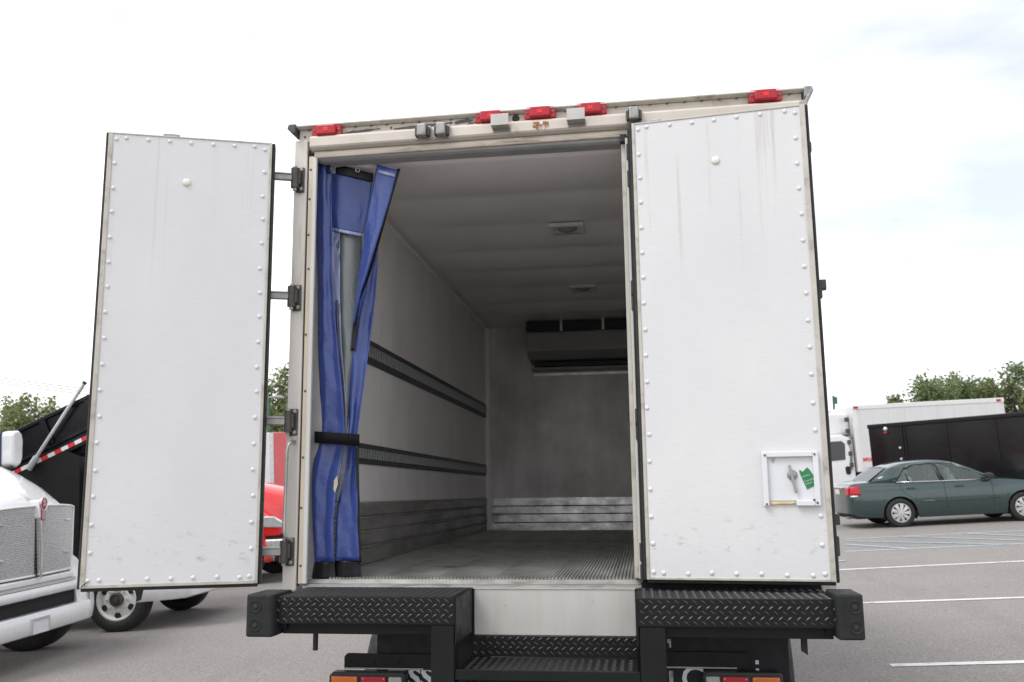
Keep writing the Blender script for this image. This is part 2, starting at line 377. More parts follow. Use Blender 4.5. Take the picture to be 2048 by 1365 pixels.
def m_leaf(name, a, b):
    t = NT(name); oi = t.n('ShaderNodeTexCoord')
    c = t.mix(t.ramp(t.noise(.9, (1, 1, 1), 3), .35, .65), a, b); c = t.mix(t.ramp(t.noise(6), .3, .7, 0, .5), c, tuple(x*.6 for x in a))
    t.color(c); t.set(Roughness=.55)
    tr = t.n('ShaderNodeBsdfTranslucent'); t.l(c, tr.inputs[0]); ms = t.n('ShaderNodeMixShader'); ms.inputs[0].default_value = .35
    o = t.t.nodes['Material Output']; t.l(t.b.outputs[0], ms.inputs[1]); t.l(tr.outputs[0], ms.inputs[2]); t.l(ms.outputs[0], o.inputs[0]); return t.m
M['leaf'] = m_leaf('leaf_green', (.17, .215, .085), (.28, .33, .145)); M['leaf2'] = m_leaf('leaf_dark_green', (.13, .18, .07), (.23, .275, .12))

# ------------------------------------------------------------------ setting: ground and markings
ticks = sorted(set([-900, -500, -250, -140] + [i*2.0 for i in range(-45, 46)] + [140, 250, 500, 900]))
rows = [[(x, y, gz(x, y)) for x in ticks] for y in ticks]
ground = struct(MB().grid(rows).build('ground', M['asphalt'], smooth=180))
def gline(name, p0, p1, wd, mat, lift=.005):
    p0, p1 = Vector(p0[:2]), Vector(p1[:2]); d = (p1-p0); n = max(1, int(d.length/1.0)); t = d.normalized(); q = Vector((-t.y, t.x))*wd/2
    r = []
    for i in range(n+1):
        c = p0 + d*i/n; r.append([(c.x+q.x, c.y+q.y, gz(c.x+q.x, c.y+q.y)+lift), (c.x-q.x, c.y-q.y, gz(c.x-q.x, c.y-q.y)+lift)])
    return MB().grid(r).build(name, mat, ground)
def extend(a, b, L):
    d = (b-a); d.z = 0; d.normalize(); return b + d*L
for (a, b, mt, wd, ex) in [((1781, 1332), (2048, 1325), 'line_white', .105, 4), ((1722, 1207), (2048, 1196), 'line_white', .105, 3.5),
                        ((1690, 1140), (2048, 1123), 'line_white', .115, 3)]:
    A, B = onG(*a), onG(*b); d = (B-A).normalized()
    if mt == 'line_white' and a[0] != 1781: A = A - d*1.2
    gline('parking_line', A, extend(A, B, ex), wd, M[mt])
A0, A1 = onG(1690, 1104), onG(2048, 1088); B0, B1 = onG(1690, 1079), onG(2048, 1062)
gline('parking_line', A0, extend(A0, A1, 2.5), .1, M['line_blue']); gline('parking_line', B0, extend(B0, B1, 2.5), .1, M['line_blue'])
for (a, b) in [((1690, 1090), (1815, 1098)), ((1690, 1083), (2015, 1090)), ((1800, 1074), (2048, 1082)), ((1930, 1068), (2048, 1073)), ((1662, 1125), (1692, 1122))]:
    gline('hatch_line', onG(*a), onG(*b), .09, M['line_blue'], .009)

# ------------------------------------------------------------------ the refrigerated box truck in front of us
T0 = Vector((0, 2.0, gz(0, 2)))
truck = thing('box_truck', 'white refrigerated box truck seen from behind with its rear doors swung open', 'truck', T0, world_parts=True)
def P(name, mb, mat, parent=None, **k): return mb.build(name, M[mat], parent or truck, **k)
# shell
P('side_wall', MB().box(-1.22, -1.082, .10, 4.88, -.06, 2.165), 'white_box'); P('side_wall', MB().box(1.082, 1.22, .10, 4.88, -.06, 2.165), 'white_box')
P('roof', MB().box(-1.215, 1.215, .06, 4.87, 2.06, 2.168), 'white_box'); P('front_wall', MB().box(-1.08, 1.08, 4.74, 4.87, -.06, 2.058), 'white_box')
P('underfloor', MB().box(-1.08, 1.08, .08, 4.74, -.10, -.03), 'chassis')
# interior linings: side panels with narrow seams
for sx in (-1, 1):
    ys = [.10, 1.0, 2.1, 3.2, 4.7]
    for a, b in zip(ys, ys[1:]):
        P('lining_panel', MB().box(sx*1.080, sx*1.075, a+.002, b-.002, .34, 2.03), 'wall_in')
# ceiling lining, sagging softly between the roof bows
rws = []
for i in range(97):
    y = .10 + 4.6*i/96; ph = (y-.10)/.575; sag = .034*abs(math.sin(math.pi*ph))**.8 * (.75+.25*math.sin(ph*2.1+.6))
    rws.append([(-1.075, y, 2.000), (-.95, y, 2.001-sag*.5), (-.4, y, 2.002-sag*1.2), (.3, y, 2.002-sag*1.1), (.95, y, 2.001-sag*.6), (1.075, y, 2.000)])
P('ceiling_lining', MB().grid(rws), 'ceil_in', smooth=180, solid=.004)
for sx in (-1, 1): P('corner_trim', MB().prism([(sx*1.075, 1.985), (sx*1.06, 1.985), (sx*1.045, 2.0), (sx*1.045, 2.006), (sx*1.075, 2.006)], .11, 4.7), 'wall_in')
P('front_lining', MB().box(-1.075, 1.075, 4.70, 4.735, .33, 2.02), 'front_in')
P('corner_post', MB().box(-1.074, -1.03, 4.655, 4.70, .03, 1.99), 'wall_in'); P('corner_post', MB().box(1.03, 1.074, 4.655, 4.70, .03, 1.99), 'wall_in')
P('corner_guard', MB().box(-1.028, -1.005, 4.64, 4.66, .03, .36), 'kick', bevel=.004)
# kick plates: horizontal corrugated boards
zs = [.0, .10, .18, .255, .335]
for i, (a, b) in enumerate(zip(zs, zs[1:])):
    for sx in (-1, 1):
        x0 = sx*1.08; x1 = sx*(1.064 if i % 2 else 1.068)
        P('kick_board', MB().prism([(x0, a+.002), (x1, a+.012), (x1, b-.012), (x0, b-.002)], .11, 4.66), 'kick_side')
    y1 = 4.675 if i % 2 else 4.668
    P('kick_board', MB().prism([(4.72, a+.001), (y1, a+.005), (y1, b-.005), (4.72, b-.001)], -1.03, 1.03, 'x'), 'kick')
# ribbed floor planks
plank = MB(); W_ = .269; n = 17; prof = []
for i in range(n):
    u = i*W_/n; prof += [(u, .018), (u+.0035, .027), (u+.0105, .027), (u+.0140, .018)]
prof.append((W_-.0006, .018)); prof.append((W_-.0006, 0.0)); prof.append((0.0, 0.0))
plank.prism(prof, .075, 4.70); plank.v = [(x, y, z-.026+.0058*(y-.075)) for x, y, z in plank.v]; pme = plank.mesh('floor_plank')
for k in range(8): link('floor_plank', pme, M['floor'], truck, Vector((-1.076+k*W_, 0, .001))-T0)
P('floor_debris', MB().add([(-.62, .62, .007), (-.55, .60, .007), (-.53, .635, .007), (-.60, .645, .007)], [(0, 1, 2, 3)]).add([(-.66, .66, .007), (-.64, .65, .007), (-.635, .67, .007)], [(0, 1, 2)]), 'gasket')
# sill
P('sill', MB().prism([(.0, -.052), (.0, -.030), (.012, -.022), (.05, -.022), (.056, -.005), (.074, -.005), (.074, -.052)], -1.127, .40, 'x'), 'sill', bevel=.002); P('sill_end', MB().box(.4005, 1.14, .0, .074, -.052, .004), 'chassis')
# logistic tracks
def track(z0, z1):
    zm = (z0+z1)/2; y0, y1 = .12, 4.62; h = z1-z0
    r = P('cargo_track', MB().prism([(-1.075, z0), (-1.069, z0), (-1.063, z0+h*.22), (-1.063, z1-h*.22), (-1.069, z1), (-1.075, z1)], y0, y1), 'track')
    P('track_recess', MB().box(-1.064, -1.0622, y0+.02, y1-.02, zm-h*.24, zm+h*.24), 'slot_dark', r)
    rib = MB().box(-1.0632, -1.0565, -.0125, .0125, -h*.235, h*.235).mesh('track_rib')
    for k in range(88):
        o = link('track_rib', rib, M['slot'], r, Vector((0, .17+k*.0502, zm))); 
        if k == 0: m = rib
    return r
track(1.095, 1.232); track(.540, .650)
# evaporator
ev = P('evaporator', MB().prism([(4.66, 1.60), (4.66, 1.96), (4.28, 1.86), (4.27, 1.68), (4.42, 1.62)], -.615, .70, 'x'), 'evap', bevel=.008)
P('coil_opening', MB().prism([(4.66, 1.975), (4.66, 1.9625), (4.30, 1.868), (4.30, 1.968)], -.625, .71, 'x'), 'evap_dark', ev)
for x in (-.29, .10, .50): P('hanger', MB().prism([(4.34, 1.868), (4.29, 1.868), (4.29, 1.985), (4.34, 1.985)], x-.012, x+.012, 'x'), 'stainless', ev)
P('drip_tray', MB().box(-.60, .68, 4.50, 4.69, 1.535, 1.558), 'evap', ev, bevel=.004); P('grille_gap', MB().box(-.57, .66, 4.46, 4.66, 1.562, 1.597), 'evap_dark', ev)
P('wall_bracket', MB().box(-.60, .70, 4.690, 4.70, 1.50, 1.53), 'stainless', ev)
# ceiling lamps
for (x, y) in ((.01, 1.345), (-.003, 3.03)):
    l = P('ceiling_lamp', MB().add(*(lambda a, b, z0, z1: ([(s*a, t*a, z0) for s, t in ((-1, -1), (1, -1), (1, 1), (-1, 1))] + [(s*b, t*b, z0) for s, t in ((-1, -1), (1, -1), (1, 1), (-1, 1))]
         + [(s*a, t*a, z1) for s, t in ((-1, -1), (1, -1), (1, 1), (-1, 1))], [(i, (i+1) % 4, 4+(i+1) % 4, 4+i) for i in range(4)] + [(i, 8+i, 8+(i+1) % 4, (i+1) % 4) for i in range(4)]))(.105, .082, -.010, .012)), 'white_plastic', loc=Vector((x, y, 1.978))-T0)
    MB().lathe([(.0, -.018), (.035, -.014), (.058, -.004), (.066, .012)], (0, 0, 0), (0, 0, 1), 24).build('lamp_dome', M['evap'], l, smooth=60)
    MB().box(-.1, .1, -.1, .1, .006, .014).build('lamp_tray', M['white_plastic'], l)

# rear frame
P('corner_pillar', MB().box(-1.222, -1.156, -.004, .12, -.052, 2.102), 'post', bevel=.006); P('corner_pillar', MB().box(1.146, 1.212, -.004, .12, -.052, 2.118), 'post', bevel=.006)
P('pillar_joint', MB().box(-1.1565, -1.149, .006, .02, -.03, 2.05), 'gasket')
P('jamb_strip', MB().box(-1.149, -1.127, .002, .016, -.02, 2.018), 'strip', bevel=.002)
P('jamb_liner', MB().box(-1.127, -1.106, -.008, .012, -.02, 2.012), 'white_strip', bevel=.004)
P('jamb_return', MB().box(-1.156, -1.0825, .092, .0995, .005, 2.0), 'grey_gasket_and_shade')  # coloured grey to put the dimness of the gap into the surface
sme = MB().lathe([(.0062, 0), (.005, .003), (0, .004)], (0, 0, 0), (0, -1, 0), 8).mesh('screw', 60)
for z in (1.95, 1.80, 1.45, 1.13, .86, .55, .32, .06, 1.62): link('screw', sme, M['dull_screw'], truck, Vector((-1.138+random.uniform(-.004, .004), .002, z))-T0)
P('upper_panel', MB().box(-1.20, 1.20, 0.0, .06, 2.110, 2.170), 'cream', bevel=.002)
P('header_beam', MB().prism([(-.034, 2.062), (-.040, 2.070), (-.040, 2.114), (-.030, 2.124), (.0, 2.127), (.06, 2.127), (.06, 2.056), (-.015, 2.056)], -1.134, 1.215, 'x'), 'cream', bevel=.004)
P('header_lip', MB().prism([(-.008, 2.020), (-.012, 2.032), (-.012, 2.045), (-.002, 2.0555), (.08, 2.0555), (.08, 2.018)], -1.118, 1.14, 'x'), 'header_low', bevel=.003)
P('header_seal', MB().prism([(.012, 2.000), (.004, 2.007), (.010, 2.0175), (.1, 2.0175), (.1, 1.994), (.03, 1.994)], -1.100, 1.14, 'x'), 'grey_gasket_and_shade', bevel=.004)
cap = P('roof_cap', MB().prism([(-.026, 2.1745), (-.034, 2.177), (-.034, 2.184), (-.02, 2.188), (.10, 2.191), (.10, 2.1715), (-.01, 2.1715)], -1.238, 1.238, 'x'), 'roofcap', bevel=.002)
bme = MB().prism([(-.007, -.004), (.007, .002), (.006, .006), (-.007, .006)], -.004, .001).mesh('roof_rivet')
for k in range(30): link('roof_rivet', bme, M['dull_screw'], cap, Vector((-1.15+k*.0793, -.0005, 2.1665)))
P('cap_end', MB().prism([(-1.250, 2.168), (-1.222, 2.140), (-1.205, 2.140), (-1.205, 2.190), (-1.242, 2.190)], -.045, .05), 'cast_dark', cap, bevel=.006)
P('cap_end', MB().prism([(1.250, 2.168), (1.225, 2.130), (1.205, 2.140), (1.205, 2.190), (1.242, 2.190)], -.035, .05), 'cast', cap, bevel=.006)
# marker lamps
for x, z in ((-1.052, 2.150), (-.240, 2.158), (-.003, 2.160), (.236, 2.160), (1.035, 2.160)):
    m = P('marker_lamp', MB().prism([(-.075, -.024), (-.073, .024), (-.062, .030), (.062, .030), (.073, .024), (.075, -.024), (.064, -.030), (-.064, -.030)], -.030, 0), 'lens_red', loc=Vector((x, -.001, z))-T0, bevel=.004)
    MB().prism([(-.050, -.027), (-.052, .0), (-.048, .026), (.048, .026), (.052, .0), (.050, -.027)], -.046, -.028).build('lens', M['lens_red'], m, bevel=.008)
    MB().box(-.013, .013, -.0475, -.044, -.010, .008).build('bright_spot', M['lens_red_hot'], m, bevel=.001)  # brighter red piece, paints in the lit centre of the lens
    for s in (-1, 1): MB().lathe([(.006, 0), (.005, .003), (0, .004)], (s*.061, -.030, 0), (0, -1, 0), 8).build('screw', M['dull_screw'], m)
P('cable_grommet', MB().lathe([(.017, 0), (.017, .006), (.010, .010), (.0, .008)], (-.122, 0, 2.150), (0, -1, 0), 16), 'gasket', smooth=50)
# dried sealant smears on the upper panel
def smear(x0, x1, z0, z1, wd):
    n = 14; top = []; bot = []
    for i in range(n+1):
        t = i/n; x = x0+(x1-x0)*t; z = z0+(z1-z0)*t; hh = wd*(.35+.65*math.sin(math.pi*min(1, t*1.1+.02)))*random.uniform(.6, 1.15)
        top.append((x, z+hh/2)); bot.append((x, z-hh/2*random.uniform(.6, 1.1)))
    P('sealant_smear', MB().prism(bot + top[::-1], -.0035, .001), 'sealant')
smear(-.985, -.79, 2.137, 2.150, .019); smear(-.72, -.43, 2.142, 2.152, .015); smear(-.42, -.33, 2.150, 2.158, .024); smear(-.36, -.31, 2.140, 2.147, .006)
for x, z in ((-1.172, 2.135), (-.735, 2.150), (-.44, 2.152), (-.07, 2.15), (-.345, 2.153)):
    link('screw', sme, M['dull_screw'], truck, Vector((x, -.001, z))-T0)
# lock-rod keepers on the header
def keeper(x, z):
    k = P('rod_keeper', MB().prism([(-.038, -.036), (.038, -.036), (.038, .034), (-.038, .034)], -.010, 0), 'cast', loc=Vector((x, -.0405, z))-T0, bevel=.004)
    MB().prism([(-.022, -.030), (-.022, .030), (.022, .030), (.022, -.030)], -.055, -.009).build('keeper_block', M['cast'], k, bevel=.007)
    MB().prism([(.022, -.028), (.036, -.024), (.036, .018), (.022, .026)], -.034, -.010).build('keeper_ramp', M['cast_dark'], k, bevel=.004)
    MB().prism([(-.036, -.022), (-.022, -.028), (-.022, .026), (-.036, .018)], -.034, -.010).build('keeper_ramp', M['cast_dark'], k, bevel=.004)
keeper(-.563, 2.092); keeper(-.470, 2.091); keeper(.436, 2.098)
# bent lamp-guard brackets
for x in (-.186, .170):
    h = P('guard_bracket', MB().prism([(-.04, 2.082), (-.100, 2.082), (-.100, 2.138), (-.096, 2.138), (-.096, 2.087), (-.04, 2.087)], x-.042, x+.042, 'x'), 'stainless', bevel=.001)
    P('bracket_foot', MB().prism([(-.0405, 2.070), (-.0445, 2.070), (-.0445, 2.105), (-.0405, 2.105)], x-.042, x+.042, 'x'), 'stainless', h)
P('rust_patch', MB().prism([(-.038, 2.083), (-.034, 2.108), (.036, 2.110), (.040, 2.085), (.022, 2.078), (.014, 2.062), (.003, 2.080), (-.014, 2.066), (-.024, 2.080)], -.0425, -.0395), 'rust', bevel=.0006)
link('bolt', MB().lathe([(.009, 0), (.008, .004), (0, .006)], (0, 0, 0), (0, -1, 0), 12).mesh('bolt', 50), M['white_plastic'], truck, Vector((.004, -.0425, 2.100))-T0)

# the header sags a touch towards the left
SH = .0068
shear = Matrix.Identity(4); shear[2][0] = SH; shear[2][3] = -SH*1.2
for o in list(truck.children):
    nm = o.name.split('.')[0]
    if nm in ('upper_panel', 'header_beam', 'header_lip', 'roof_cap', 'sealant_smear', 'guard_bracket', 'rust_patch', 'cable_grommet'):
        o.data.transform(shear)
        for c in o.children:
            if c.location.length > 1e-6: c.location.z += SH*(c.location.x-1.2)
            else: c.data.transform(shear)
    elif nm in ('marker_lamp', 'rod_keeper', 'bolt'): o.location.z += SH*(o.location.x-1.2)
    elif nm == 'screw' and o.location.z+T0.z > 2.05: o.location.z += SH*(o.location.x-1.2)

# closed third leaf behind the folded right door, its edge trims and hinge leaves
P('closed_leaf', MB().box(.404, 1.140, -.012, .075, .006, 2.012), 'frp_l')
P('leaf_edge_trim', MB().box(.372, .392, .012, .085, .006, 1.985), 'alu_edge', bevel=.003)
P('leaf_edge_strip', MB().box(.392, .4035, -.024, .08, .006, 2.0), 'white_strip', bevel=.002)
P('leaf_seal', MB().box(.4035, .418, -.045, -.0125, .004, 2.03), 'gasket')
for z in (1.93, 1.80, 1.28, 1.22, .70, .64, .12, .03):
    P('hinge_leaf', MB().box(.396, .408, -.034, -.0245, z-.038, z+.038), 'cast_dark', bevel=.002)
P('rubber_stop', MB().box(.368, .397, -.018, .02, 1.985, 2.022), 'gasket', bevel=.003)

# doors: local frame x along the visible face, z up, y into the door
rivet_me = MB().lathe([(.0098, 0), (.0088, .0024), (.0055, .0042), (0, .0048)], (0, 0, 0), (0, -1, 0), 12).mesh('rivet', 70)
def door(A, B, z0, z1, mat, cam_x, name='rear_door', lab=None, seal=.014, eL=.02, eR=.012, eT=.007, eB=.014):
    A, B = Vector(A), Vector(B); d = B-A; L = d.length; ang = math.atan2(d.y, d.x); H = z1-z0
    core = MB().box(eL, L-eR, .0, .062, eB, H-eT).build(name, M[mat], truck, loc=Vector((A.x, A.y, z0))-T0)
    core.rotation_euler = (0, 0, ang)
    if lab: core['label'] = lab
    for bx in ((0, eL, -.004, .07, 0, H), (L-eR, L, -.004, .07, 0, H), (eL, L-eR, -.0035, .07, 0, eB), (eL, L-eR, -.0035, .07, H-eT, H)):
        MB().box(*bx).build('edge_trim', M['alu_edge'], core, bevel=.002)
    MB().box(-seal, 0, .012, .085, -.004, H+.004).build('seal', M['gasket'], core, bevel=.004); MB().box(L, L+seal, .012, .085, -.004, H+.004).build('seal', M['gasket'], core, bevel=.004)
    MB().box(0, L, .02, .085, -.016, 0).build('seal', M['gasket'], core, bevel=.004); MB().box(0, L, .02, .085, H, H+.006).build('seal', M['gasket'], core, bevel=.002)
    MB().box(.01, L-.01, .0705, .092, .008, H-.008).build('outer_skin', M['white_box'], core, bevel=.004)
    def riv(x, z): link('rivet', rivet_me, M['white_plastic'], core, Vector((x+random.uniform(-.003, .003), -.0005, z+random.uniform(-.003, .003))))
    nz = 17; zl, zh = eB+.020, H-eT-.026
    for k in range(nz+1):
        z = zl + (zh-zl)*k/nz
        riv(eL+.014, z); riv(L-eR-.022, z)
    for k in range(7):
        x = eL+.055 + (L-eL-eR-.12)*k/6; riv(x, zl-.004); riv(x, zh+.008)
    MB().lathe([(.019, 0), (.018, .004), (.013, .007), (0, .008)], (cam_x, -.0005, 1.815-z0), (0, -1, 0), 20).build('plug', M['knob_cream'], core, smooth=50)
    return core, L, H
dl, L1, H1 = door((-1.958, -.405), (-1.276, -.150), -.004, 2.036, 'frp_l', .35, lab='left rear door leaf folded right round past the side')
dr, L2, H2 = door((.424, -.112), (1.171, -.205), .012, 2.030, 'frp_r', .365, lab='right rear door leaf folded back against the closed panel', eL=.014, eR=.022, eT=.007, eB=.011)
# lock-rod cams on top of the doors
def cam_hook(d, x, H, s, y=.10):
    MB().cyl((x, y, H-.05), (x, y, H+.030), .013).build('lock_rod', M['cast'], d, smooth=50)
    MB().prism([(x-.016, H+.018), (x-.012, H+.044), (x+s*.02, H+.046), (x+s*.062, H+.044), (x+s*.062, H+.034), (x+s*.034, H+.026), (x+s*.018, H+.016)], y-.018, y+.018).build('rod_cam', M['cast'], d, bevel=.004)
cam_hook(dl, .235, H1, 1); cam_hook(dr, .062, H2, 1); 
MB().prism([(L2-.020, H2-.02), (L2-.018, H2+.03), (L2+.005, H2+.035), (L2+.022, H2+.060), (L2+.030, H2+.056), (L2+.016, H2+.02), (L2+.006, H2-.02)], .03, .06).build('rod_cam', M['cast'], dr, bevel=.003)
# outside hardware peeking past the right edge
for z, wx in ((1.86, .018), (1.60, .010), (1.235, .040), (1.20, .022), (.86, .010), (.245, .030), (.155, .022), (.12, .022)):
    MB().box(L2-.02, L2+.006+wx, .088, .12, z-.025, z+.020).build('outer_hardware', M['cast_dark'], dr, bevel=.005)
MB().cyl((L2+.004, .105, .02), (L2+.004, .105, H2), .010).build('lock_rod', M['cast'], dr, smooth=50)
MB().box(-.012, .0, .05, .09, 1.05, 1.10).build('outer_hardware', M['cast_dark'], dl)
# broken corner on left door, small chip marks
MB().prism([(.004, .002), (.035, .030), (.037, .034), (.012, .014)], -.0062, -.003).build('chip', M['gasket'], dl)
# release-handle pan on the right door
px0, px1, pz0, pz1 = .490, .713, .300, .520
fr = .022
pan = MB().box(px0+fr, px1-fr, -.0035, -.0015, pz0+fr, pz1-fr).build('handle_pan', M['white_plastic'], dr)
for bx in ((px0, px0+fr, pz0, pz1), (px1-fr, px1, pz0, pz1), (px0+fr, px1-fr, pz1-fr, pz1), (px0+.128, px1-fr, pz0, pz0+fr)):
    MB().box(bx[0], bx[1], -.020, -.001, bx[2], bx[3]).build('pan_frame', M['white_plastic'], pan, bevel=.003)
MB().prism([(px0+.028, pz0+.004), (px0+.025, pz0+.013), (px0+.05, pz0+.017), (px0+.09, pz0+.015), (px0+.122, pz0+.018), (px0+.126, pz0+.010), (px0+.10, pz0+.006), (px0+.06, pz0+.007)], -.010, -.001).build('exposed_foam', M['foam'], pan, bevel=.002)
for sx, sz in ((px0+.014, pz1-.014), (px1-.014, pz1-.013), (px1-.014, pz0+.012), (px0+.012, pz0+.008), (px1-.026, pz0+.024)):
    MB().lathe([(.005, 0), (.004, .003), (0, .004)], (sx, -.020, sz), (0, -1, 0), 10).build('screw', M['dull_screw'], pan)
hx, hz = px0+.118, pz0+.125
MB().lathe([(.021, 0), (.020, .007), (.013, .012), (0, .013)], (hx, -.003, hz), (0, -1, 0), 20).build('handle_boss', M['grey_metal'], pan, smooth=50)
MB().prism([(hx-.016, hz+.040), (hx-.004, hz+.041), (hx+.018, hz-.072), (hx+.006, hz-.074)], -.026, -.015).build('release_handle', M['grey_metal'], pan, bevel=.003)
lb = MB().prism([(hx+.028, hz+.012), (hx+.030, hz+.020), (hx+.042, hz+.012), (hx+.060, hz+.030), (hx+.068, hz+.022), (hx+.083, hz-.004), (hx+.092, hz-.030), (hx+.090, hz-.042), (hx+.055, hz-.060), (hx+.034, hz-.006)], -.0052, -.0036).build('green_label', M['green_label'], pan)
RX = Matrix.Rotation(math.pi/2, 4, 'X')
def dtext(txt, size, x, z, rot, mat, name, parent, y=-.0060): 
    return text_mesh(txt, size, M[mat], name, parent, Matrix.Translation((x, y, z)) @ Matrix.Rotation(-rot, 4, 'Y') @ RX, .0003)
dtext('HANDLE', .0085, hx+.038, hz-.012, .30, 'flap_letter', 'lettering', pan); dtext('CAN OPEN', .0085, hx+.046, hz-.031, .30, 'flap_letter', 'lettering', pan)
dtext('PADDLE', .0075, hx+.051, hz-.041, .30, 'flap_letter', 'lettering', pan)
MB().prism([(px0+.034, pz1-.030), (px0+.056, pz1-.024), (px0+.052, pz1-.036), (px0+.046, pz1-.048)], -.0045, -.0036).build('label_scrap', M['paper'], pan)

# hinges of the left door on the pillar
for z in (1.900, 1.312, .718, .128):
    h = P('door_hinge', MB().box(-1.206, -1.166, -.016, -.0045, z-.068, z+.058), 'cast_dark', bevel=.003)
    P('knuckle', MB().cyl((-1.203, -.036, z-.052), (-1.203, -.036, z+.046), .020), 'cast_dark', h, smooth=40)
    P('knuckle_web', MB().box(-1.210, -1.176, -.040, -.015, z-.036, z+.034), 'cast_dark', h, bevel=.006)
    P('hinge_pin', MB().cyl((-1.203, -.036, z-.066), (-1.203, -.036, z+.056), .010), 'cast', h, smooth=40)
    a = Vector((-1.208, -.042, z)); b = Vector((-1.30, -.075, z)); d = (b-a); ang = math.atan2(d.y, d.x)
    P('hinge_arm', MB().obox((a+b)/2, (d.length, .016, .040), ang), 'cast', h, bevel=.004)
    for dz in (.012, -.012): P('arm_rib', MB().obox((a+b)/2+Vector((0, -.010, dz*1.2)), (d.length*.9, .010, .007), ang), 'cast', h, bevel=.002)
    for dz in (.045, -.052): P('bolt', MB().lathe([(.010, 0), (.009, .006), (0, .007)], (-1.178, -.016, z+dz), (0, -1, 0), 6), 'cast', h)
# grab handle on the pillar
gh = P('grab_handle', MB().tube([(-1.176, -.010, .625), (-1.180, -.045, .622), (-1.190, -.055, .605), (-1.196, -.055, .58), (-1.200, -.055, .22), (-1.194, -.055, .195), (-1.184, -.045, .180), (-1.176, -.010, .178)], .0075, 10), 'stainless', smooth=60)
for z in (.635, .160): P('handle_foot', MB().box(-1.192, -1.166, -.012, -.0045, z-.024, z+.026), 'alu_edge', gh, bevel=.005)

# ---------------- rear step bumper
YF = -.385
def lugs(o, ux, uy, nrm, w_, h_, parent, pitch=.033, name='tread_lugs', row=.0168):
    o, ux, uy, nrm = Vector(o), Vector(ux), Vector(uy), Vector(nrm); mb = MB(); nx = int(w_/pitch); ny = max(1, int(h_/row))
    px = w_/nx; py = h_/ny
    for j in range(ny):
        s = 1 if j % 2 else -1
        for i in range(nx):
            c = o + ux*((i+.5+(.25 if j % 2 else -.25))*px) + uy*((j+.5)*py)
            d = (ux*.80 + uy*(.60*s)).normalized(); e = nrm.cross(d)
            L_, wd, bow = .0128, .0030, uy*.0015
            vs = [c-d*L_, c-d*L_*.4+e*wd+bow, c+d*L_*.4+e*wd+bow, c+d*L_, c+d*L_*.4-e*wd+bow, c-d*L_*.4-e*wd+bow, c-d*L_*.5+nrm*.0026, c+d*L_*.5+nrm*.0026]
            mb.add(vs, [(0, 6, 1), (1, 6, 7, 2), (2, 7, 3), (3, 7, 4), (4, 7, 6, 5), (5, 6, 0)])
    return stuff(mb.build(name, M['lug'], parent))
for (x0, x1, inner) in ((-1.10, -.342, 1), (.384, 1.142, -1)):
    st = P('step_bumper', MB().box(x0, x1, YF, -.002, -.142, -.034), 'iron', bevel=.003)
    lugs((x0+.012, YF+.012, -.0338), (1, 0, 0), (0, 1, 0), (0, 0, 1), x1-x0-.024, -.004-YF-.024, st); lugs((x0+.008, YF-.0002, -.137), (1, 0, 0), (0, 0, 1), (0, -1, 0), x1-x0-.016, .098, st)
    P('rear_beam', MB().box(x0+.02 if inner > 0 else x0+.10, x1-.10 if inner > 0 else x1-.02, YF+.05, YF+.14, -.188, -.1425), 'iron', st, bevel=.003)
# side gusset and uprights
P('gusset', MB().box(-.3418, -.336, YF+.002, -.004, -.215, -.036), 'iron'); P('gusset', MB().box(.377, .3838, YF+.002, -.004, -.215, -.036), 'iron')
for x0, x1 in ((-.440, -.345), (.388, .488)): P('bumper_upright', MB().box(x0, x1, YF+.004, YF+.09, -.72, -.1426), 'iron', bevel=.004)
P('kick_panel', MB().box(-.330, .372, -.022, -.001, -.232, -.038), 'ss', bevel=.003); P('panel_edge', MB().box(-.334, .374, -.026, -.0005, -.0375, -.0325), 'alu_edge')
P('panel_side', MB().box(-.3355, -.3305, -.03, -.001, -.24, -.034), 'iron'); P('panel_side', MB().box(.3725, .3765, -.03, -.001, -.24, -.034), 'iron')
sr = P('step_riser', MB().box(-.334, .374, -.045, -.025, -.318, -.2325), 'iron'); lugs((-.33, -.0452, -.312), (1, 0, 0), (0, 0, 1), (0, -1, 0), .70, .078, sr, .033)
sp_ = P('lower_step', MB().box(-.336, .376, YF+.035, -.046, -.326, -.3185), 'iron'); lugs((-.33, YF+.04, -.3183), (1, 0, 0), (0, 1, 0), (0, 0, 1), .70, .28, sp_, .033)
P('step_bar', MB().box(-.344, .3865, YF+.012, YF+.034, -.352, -.313), 'iron', bevel=.002)
lr = P('lower_riser', MB().box(-.334, .374, -.2, -.18, -.62, -.327), 'iron'); lugs((-.33, -.2002, -.58), (1, 0, 0), (0, 0, 1), (0, -1, 0), .70, .24, lr, .033)
P('step_bracket', MB().box(-.02, .02, -.30, -.2005, -.40, -.3265), 'iron')
